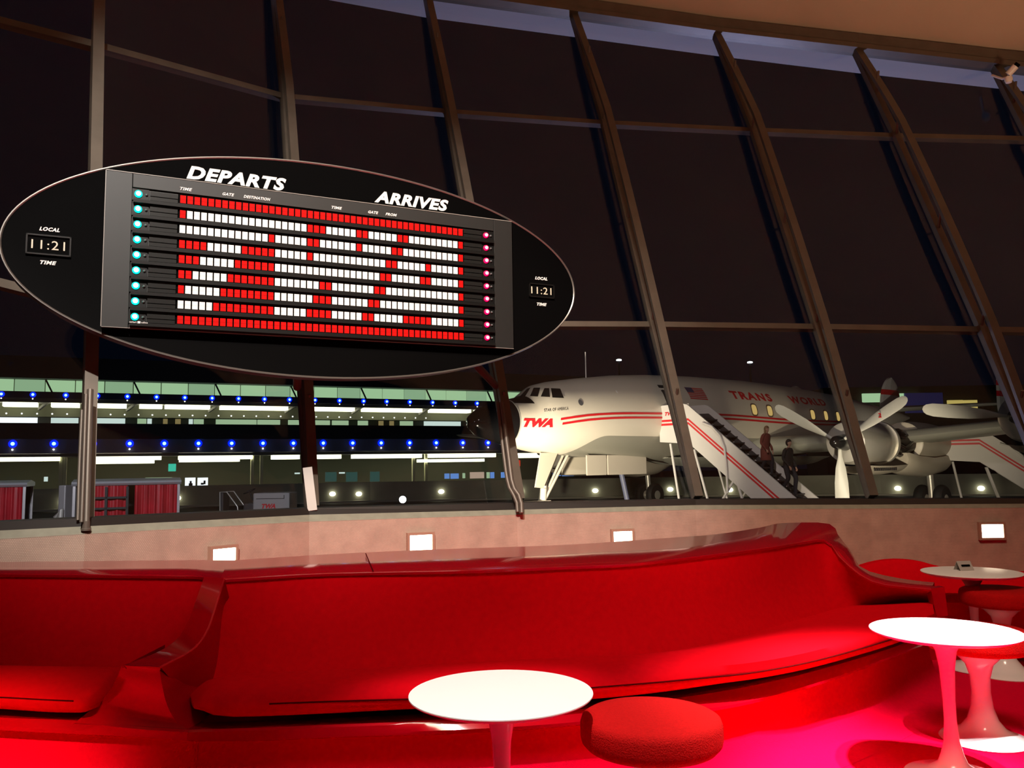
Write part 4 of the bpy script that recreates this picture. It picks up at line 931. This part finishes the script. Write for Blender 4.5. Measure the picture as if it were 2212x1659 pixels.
# ------------------------------------------------------------------ people on the stairs
def skin_mesh(chains, levels=2):
    """chains: list of (start_node or None, [(pos, r), ...]); nodes joined on shared positions"""
    me = bpy.data.meshes.new('sk'); vs = []; es = []; rs_ = []
    def idx(p):
        for i, v in enumerate(vs):
            if (v - Vector(p)).length < 1e-5: return i
        vs.append(Vector(p)); rs_.append(None); return len(vs) - 1
    for ch in chains:
        pr = None
        for p, r_ in ch:
            i = idx(p); rs_[i] = rs_[i] or r_
            if pr is not None: es.append((pr, i))
            pr = i
    me.from_pydata([tuple(v) for v in vs], es, []); o = bpy.data.objects.new('sk', me); COL.objects.link(o)
    md = o.modifiers.new('s', 'SKIN'); 
    if not me.skin_vertices: me.attributes
    lay = me.skin_vertices[0].data if me.skin_vertices else None
    if lay is None:
        bpy.context.view_layer.objects.active = o; bpy.ops.object.modifier_remove(modifier='s'); bpy.ops.object.modifier_add(type='SKIN'); lay = me.skin_vertices[0].data
    for i, r_ in enumerate(rs_):
        lay[i].radius = r_ if isinstance(r_, tuple) else (r_, r_); lay[i].use_root = (i == 0)
    sm = o.modifiers.new('ss', 'SUBSURF'); sm.levels = sm.render_levels = levels
    bpy.context.view_layer.update()
    m2 = bpy.data.meshes.new_from_object(o.evaluated_get(bpy.context.evaluated_depsgraph_get()))
    vsx = [v.co.copy() for v in m2.vertices]; fs = [list(p.vertices) for p in m2.polygons]
    bpy.data.objects.remove(o); bpy.data.meshes.remove(me); bpy.data.meshes.remove(m2)
    mb = MB(); mb.add(vsx, fs); return mb
M_skin = mat('skin', (.42, .24, .16), .6)
def make_person(lab, loc, rz, H_, top, legs, hairc, lean, coat, hair_long, step=.24):
    """faces +X (down the stairs); front leg one step lower"""
    t = thing('person', lab, 'person', loc, rz); k = H_ / 1.76
    V = lambda x, y, z: (x * k + lean * max(0, z - .9) * k, y * k, z * k)
    pel = V(0, 0, .96); ch = V(.01, 0, 1.28); nk = V(.02, 0, 1.47)
    Lh, Rh = V(0, .10, .90), V(0, -.10, .90)
    lk, la, lt = V(.20, .11, .52), V(.16, .11, .08 - step * .55), V(.34, .12, .03 - step * .55)
    rk, ra, rt = V(.06, -.11, .50), V(-.16, -.11, .14), V(.02, -.12, .05)
    def arm(s, ez, hz, hx):
        return [(V(.01, s * .17, 1.42), .055 * k), (V(-.02, s * .235, 1.16), .043 * k), (V(hx * .6, s * .25, ez), .036 * k), (V(hx, s * .23, hz), .024 * k), (V(hx + .03, s * .225, hz - .06), (.030 * k, .014 * k))]
    chains = [[(pel, (.13 * k, .10 * k)), (ch, (.16 * k, .11 * k)), (V(.01, 0, 1.42), (.13 * k, .085 * k)), (nk, .052 * k), (V(.03, 0, 1.545), .046 * k), (V(.045, 0, 1.60), (.068 * k, .062 * k)), (V(.045, 0, 1.66), (.086 * k, .076 * k)), (V(.035, 0, 1.72), (.070 * k, .062 * k))],
              [(pel, .13), (Lh, .088 * k), (lk, .055 * k), (la, .035 * k), (lt, .032 * k)], [(pel, .13), (Rh, .088 * k), (rk, .055 * k), (ra, .035 * k), (rt, .032 * k)]]
    for s, ez, hz, hx in ((1, 1.0, .86, .14), (-1, 1.02, .90, .20)):
        A_ = arm(s, ez, hz, hx); chains.append([(V(.01, 0, 1.42), .1)] + A_)
        hp = Vector(A_[-1][0]); 
        for fi, (dx, ln) in enumerate(((-.024, .055), (-.008, .066), (.009, .062), (.024, .05))):
            b0 = hp + Vector((dx * k, 0, -.012 * k)); chains.append([(tuple(hp), .02), (tuple(b0), .0095 * k), (tuple(b0 + Vector((.012, -s * .006, -ln * .55)) * k), .009 * k), (tuple(b0 + Vector((.012, -s * .022, -ln)) * k), .007 * k)])
        w0 = Vector(A_[-2][0]); chains.append([(tuple(w0), .02), (tuple(w0.lerp(hp, .4) + Vector((.03, -s * .01, -.01)) * k), .011 * k), (tuple(hp + Vector((.045, -s * .012, -.02)) * k), .008 * k)])
    hd = Vector(V(.045, 0, 1.645))
    body = skin_mesh(chains)
    def face(p):                      # nose, eye sockets, chin and ears as swellings of the same mesh
        d = p - hd
        if d.length < .16 * k and d.z > -.13 * k:
            if d.x > 0:
                p = p + Vector((.024 * k * max(0, 1 - Vector((0, d.y * 2.4, d.z + .006 * k)).length / (.042 * k)), 0, 0)) + Vector((.014 * k * max(0, 1 - Vector((0, d.y, d.z + .075 * k)).length / (.045 * k)), 0, 0))
                for sy in (-1, 1): p = p - Vector((.010 * k * max(0, 1 - Vector((0, d.y - sy * .032 * k, d.z - .018 * k)).length / (.022 * k)), 0, 0))
            for sy in (-1, 1): p = p + Vector((0, sy * .014 * k * max(0, 1 - Vector((d.x + .005, d.y - sy * .075 * k, d.z)).length / (.035 * k)), 0))
        return p
    body.xf(face); build(body, 'body', M_skin, t, smooth=60)
    def el(c, rx, ry, n=20): return [Vector(c) + Vector((rx * k * cos(2 * pi * q / n), ry * k * sin(2 * pi * q / n), 0)) for q in range(n)]
    jk = MB(); rows = [(V(0, 0, .86), .135, .185), (V(0, 0, 1.0), .130, .175), (V(.005, 0, 1.15), .128, .18), (V(.01, 0, 1.30), .135, .205), (V(.01, 0, 1.40), .115, .205), (V(.012, 0, 1.455), .085, .14), (V(.02, 0, 1.50), .062, .07)]
    if coat: rows = [(V(.03, 0, .50), .21, .22), (V(.02, 0, .70), .185, .21), (V(.0, 0, .88), .165, .20)] + rows[1:]
    jk.loft([el(*r_) for r_ in rows])
    for s_, ez, hz, hx in ((1, 1.0, .86, .14), (-1, 1.02, .90, .20)):
        A_ = arm(s_, ez, hz, hx)[:4]; pts = [(V(.01, s_ * .10, 1.40), .06 * k)] + [(p, r_ + .020 * k) for p, r_ in A_]
        c_ = catmull([p for p, _ in pts], 14); jk.tube(c_, [pts[0][1] + (pts[-1][1] - pts[0][1]) * q / 13 + .012 * k * sin(pi * min(1, q / 6)) for q in range(14)], 14)
    build(jk, 'coat' if coat else 'jacket', top, t, smooth=60)
    tr = MB(); tr.loft([el(V(0, 0, .84), .12, .165), el(V(0, 0, .92), .128, .17), el(V(0, 0, 1.0), .12, .155)])
    for h_, kn_, an_ in ((Lh, lk, la), (Rh, rk, ra)):
        c_ = catmull([h_, tuple(Vector(h_).lerp(Vector(kn_), .5)), kn_, tuple(Vector(kn_).lerp(Vector(an_), .5) + Vector((-.01, 0, 0))), tuple(Vector(an_) + Vector((0, 0, -.02)))], 14)
        tr.tube(c_, [(.10 - .045 * min(1, q / 11)) * k for q in range(14)], 16)
    build(tr, 'trousers', legs, t, smooth=60)
    for a, c_ in ((la, lt), (ra, rt)):
        a = Vector(a); c_ = Vector(c_); build(MB().tube([a + Vector((-.06, 0, -.05)) * k, a + Vector((.0, 0, -.04)) * k, a.lerp(c_, .6), c_ + Vector((.03, 0, .0)) * k], [.035 * k, .048 * k, .045 * k, .03 * k], 12), 'shoe', M_rubber, t, smooth=60)
    def blob(c, rx, ry, rz, keep):
        m = MB(); m.loft([[c + Vector((rx * sin(pi * j / 12) * cos(2 * pi * q / 20), ry * sin(pi * j / 12) * sin(2 * pi * q / 20), rz * cos(pi * j / 12))) for q in range(20)] for j in range(0, 13)], caps=False)
        return m.xf(keep)
    lim = hd.x + .045 * k
    def keep(p):                      # hairline: the face side stays free
        f = hd.z + .035 * k
        return Vector((min(p.x, lim if p.z > f else hd.x - .012 * k), p.y, p.z))
    hr = blob(hd + Vector((-.018, 0, .02)) * k, .108 * k, .092 * k, .125 * k, keep)
    if hair_long:
        h2 = blob(hd + Vector((-.06, 0, -.10)) * k, .055 * k, .10 * k, .17 * k, lambda p: p); hr.add(h2.v, h2.f)
    build(hr, 'hair', hairc, t, smooth=60)
    return t
def on_stairs(x, y, dz=0.0):
    m = Matrix.Translation(Vector((6.48, 30.3, GZ))) @ Matrix.Rotation(STA, 4, 'Z'); i = int((x - .1) / .29); return m @ Vector((x, y, 4.0 - .772 * (.1 + i * .29) + dz))
make_person('person in black jacket and dark trousers walking down the boarding stairs', on_stairs(3.68, .55), STA, 1.80, mat('black jacket', (.008, .007, .007), .8), mat('dark trousers', (.012, .012, .018), .8), mat('dark hair', (.012, .008, .006), .7), .06, False, False)
make_person('person in reddish brown coat with blond hair behind the man in black on the stairs', on_stairs(2.78, .62), STA, 1.62, mat('rust coat', (.16, .035, .022), .85), mat('dark trousers'), mat('blond hair', (.22, .13, .06), .7), .10, True, True)

# ================================================================== baggage carts, tug, reflected floodlight
M_cur = mat('red vinyl curtain', (.34, .012, .02), .38, noise=.15, nscale=3); M_cfrm = mat('cart frame', (.38, .36, .36), .4, .5)
def make_cart(lab, loc, rz, wd):
    t = thing('baggage_cart', lab, 'cart', loc, rz, 'covered baggage carts')
    rf = MB(); rf.loft([[Vector((x, -.8, 1.98)), Vector((x, -.86, 2.03)), Vector((x, -.8, 2.08)), Vector((x, 0, 2.14)), Vector((x, .8, 2.08)), Vector((x, .86, 2.03)), Vector((x, .8, 1.98))] for x in (-.06, wd + .06)])
    build(rf, 'roof', mat('cart roof', (.50, .50, .52), .3, .4), t)
    build(MB().box(0, wd, -.78, .78, .5, .62), 'deck', M_cfrm, t)
    for x in (0, wd):
        for y in (-.78, .74): build(MB().box(x - .03, x + .03, y, y + .05, .6, 2.0), 'post', M_cfrm, t)
    build(MB().box(-.02, .02, -.75, .75, .6, 2.0), 'end_panel', M_cfrm, t); build(MB().box(.0, wd, .74, .78, .6, 2.0), 'back_panel', mat('cart dark', (.02, .015, .015), .7), t)
    def curtain(a, b, nf, nm='curtain'):
        f = []; n = 60
        for z in (.55, 1.0, 1.5, 1.97): f.append([Vector((a + (b - a) * i / n, -.80 - (.035 + .03 * (2 - z)) * sin(nf * 2 * pi * i / n) * (.6 + .4 * sin(i * .7)), z)) for i in range(n + 1)])
        f2 = MB(); f2.loft(f + [[p + Vector((0, .008, 0)) for p in r_] for r_ in f[::-1]], closed=False); return build(f2, nm, M_cur, t, smooth=80)
    curtain(wd * .57, wd * .985, 5); c1 = curtain(wd * .03, wd * .50, 4)
    stp = MB()
    for z in (.62, .86, 1.42, 1.68): stp.box(wd * .02, wd * .5, -.90, -.885, z - .025, z + .025)
    for x in (.03, .3, .5): stp.box(wd * x - .03, wd * x + .03, -.90, -.885, .55, 1.95)
    build(stp, 'strap_net', M_rubber, c1)
    for x in (.5, wd - .5):
        for y in (-.6, .6): build(MB().lathe([(.02, -.08), (.20, -.08), (.23, 0), (.20, .08), (.02, .08)], (x, y, .24), 18, 0, 'y'), 'wheel', M_rubber, t, smooth=50)
    return t
a = aty(166, 1037, 21); dC = Vector((cos(radians(24)), sin(radians(24)), 0)); b_ = atplane(384, 1037, a, Vector((dC.y, -dC.x, 0)))
make_cart('red curtained baggage cart with black strap net behind the left mullion', (a.x, 21, GZ), radians(24), (b_ - a).dot(dC))
a = aty(-175, 1040, 20.5); b_ = atplane(62, 1040, a, Vector((dC.y, -dC.x, 0)))
make_cart('red curtained baggage cart cut by the left picture edge', (a.x, 20.5, GZ), radians(24), (b_ - a).dot(dC))
gs = thing('ground_power_unit', 'silver machine with shiny cylinders at the end of the strap netted baggage cart', 'machine', (-11.33, 21.1, GZ))
build(MB().box(-.08, .10, -.3, .3, .3, 2.0), 'cabinet', M_cfrm, gs, bevel=.03)
build(MB().tube([(-.06, -.42, 1.2), (.08, -.42, 1.4), (.06, -.42, 1.0), (-.03, -.42, .7)], .06, 10), 'pipework', M_alu, gs, smooth=40)
for x in (-.05, .08): build(MB().lathe([(.02, -.08), (.14, -.08), (.15, .08), (.02, .08)], (x, 0, .15), 16, 0, 'y'), 'wheel', M_rubber, gs)

Tp = aty(557, 1080, 27)
tg = thing('baggage_tug', 'small open white baggage tractor with a black steering wheel and red lettering', 'vehicle', (Tp.x, 27, GZ))
M_tug = mat('tug white', (.36, .33, .32), .5); M_seat = mat('black vinyl seat', (.03, .03, .032), .6)
zt = 1.60
hb = MB(); hb.box(.0, 1.16, -.5, .5, .55, zt - .03)
hood = build(hb, 'hood', M_tug, tg, bevel=.04)
build(MB().box(.1, 1.0, -.505, -.5, zt - .22, zt - .2).box(.98, 1.0, -.505, -.5, zt - .22, zt - .10), 'trim_line', M_rubber, hood)
tv, tf = text2d('TWA', .44, .15, .3, .06, .003); build(MB().add([Vector((.28 + p.x, -.502 - p.z, zt - .52 + p.y)) for p in tv], tf), 'lettering', M_redp, tg)
build(MB().box(-1.35, 1.2, -.52, .52, .42, .6), 'chassis', M_tug, tg, bevel=.03)
rf = MB(); rf.loft([[Vector((-.78 + .52 * cos(pi * q / 14) , y, .62 + .42 * sin(pi * q / 14))) for q in range(15)] for y in (-.56, -.30)], closed=False); build(rf, 'fender', M_tug, tg, smooth=50)
for x, r_ in ((-.78, .40), (.8, .3)):
    for y in (-.42, .42):
        wh = build(MB().lathe([(.15, -.1), (r_ - .03, -.11), (r_, 0), (r_ - .03, .11), (.15, .1)], (x, y, r_), 24, 0, 'y'), 'wheel', M_rubber, tg, smooth=50)
        build(MB().lathe([(.02, -.105), (.15, -.1), (.15, .1), (.02, .105)], (x, y, r_), 14, 0, 'y'), 'wheel_hub', M_tug, wh)
build(MB().box(-1.05, -.6, -.3, .3, .85, .98).box(-1.12, -1.02, -.3, .3, .98, 1.6), 'seat', M_seat, tg, bevel=.03)
for y in (-.33, .33): build(MB().tube([(-1.1, y, .7), (-1.12, y, 1.62), (-.9, y, 1.62), (-.55, y, 1.15), (-.5, y, .75)], .02, 8), 'seat_rail', M_alu, tg, smooth=50)
build(MB().tube([(.05, 0, .9), (-.28, 0, 1.62)], .025, 8), 'steering_column', M_rubber, tg)
sw = MB(); c_ = Vector((-.28, 0, 1.62)); ax_ = Vector((-.4, 0, .9)).normalized(); e1_ = Vector((0, 1, 0)); e2_ = ax_.cross(e1_)
sw.tube([c_ + (e1_ * cos(q * pi / 12) + e2_ * sin(q * pi / 12)) * .2 for q in range(25)], .014, 6)
for q in range(3): sw.tube([c_, c_ + (e1_ * cos(q * 2.09) + e2_ * sin(q * 2.09)) * .2], .01, 6)
build(sw, 'steering_wheel', M_rubber, tg, smooth=60)
build(MB().box(-.35, .0, -.4, .4, .6, 1.25), 'dashboard', M_seat, tg, bevel=.05)

# floodlight shape added for an interior lamp's reflection in the glass
q = aty(870, 1079, 40)
fl_ = thing('glint', 'very bright white floodlight reflected in the window, modelled on an added stand on the apron', 'glint', (q.x, q.y, GZ))
hz = q.z - GZ
build(MB().tube([(0, 0, .03), (0, 0, hz - .15)], .03, 8), 'pole', M_rubber, fl_)
build(MB().lathe([(.3, 0), (.3, .04), (.02, .05)], (0, 0, 0), 18), 'base', M_rubber, fl_)
build(MB().lathe([(.02, .16), (.12, .15), (.2, 0), (.2, -.03)], (0, 0, hz), 22, 0, 'y'), 'housing', M_rubber, fl_, smooth=50)
build(MB().lathe([(.19, -.01), (.15, -.05), (.01, -.07)], (0, 0, hz), 22, 0, 'y'), 'lens', glow('floodlight lens', (1, 1, 1), 8), fl_, smooth=50)
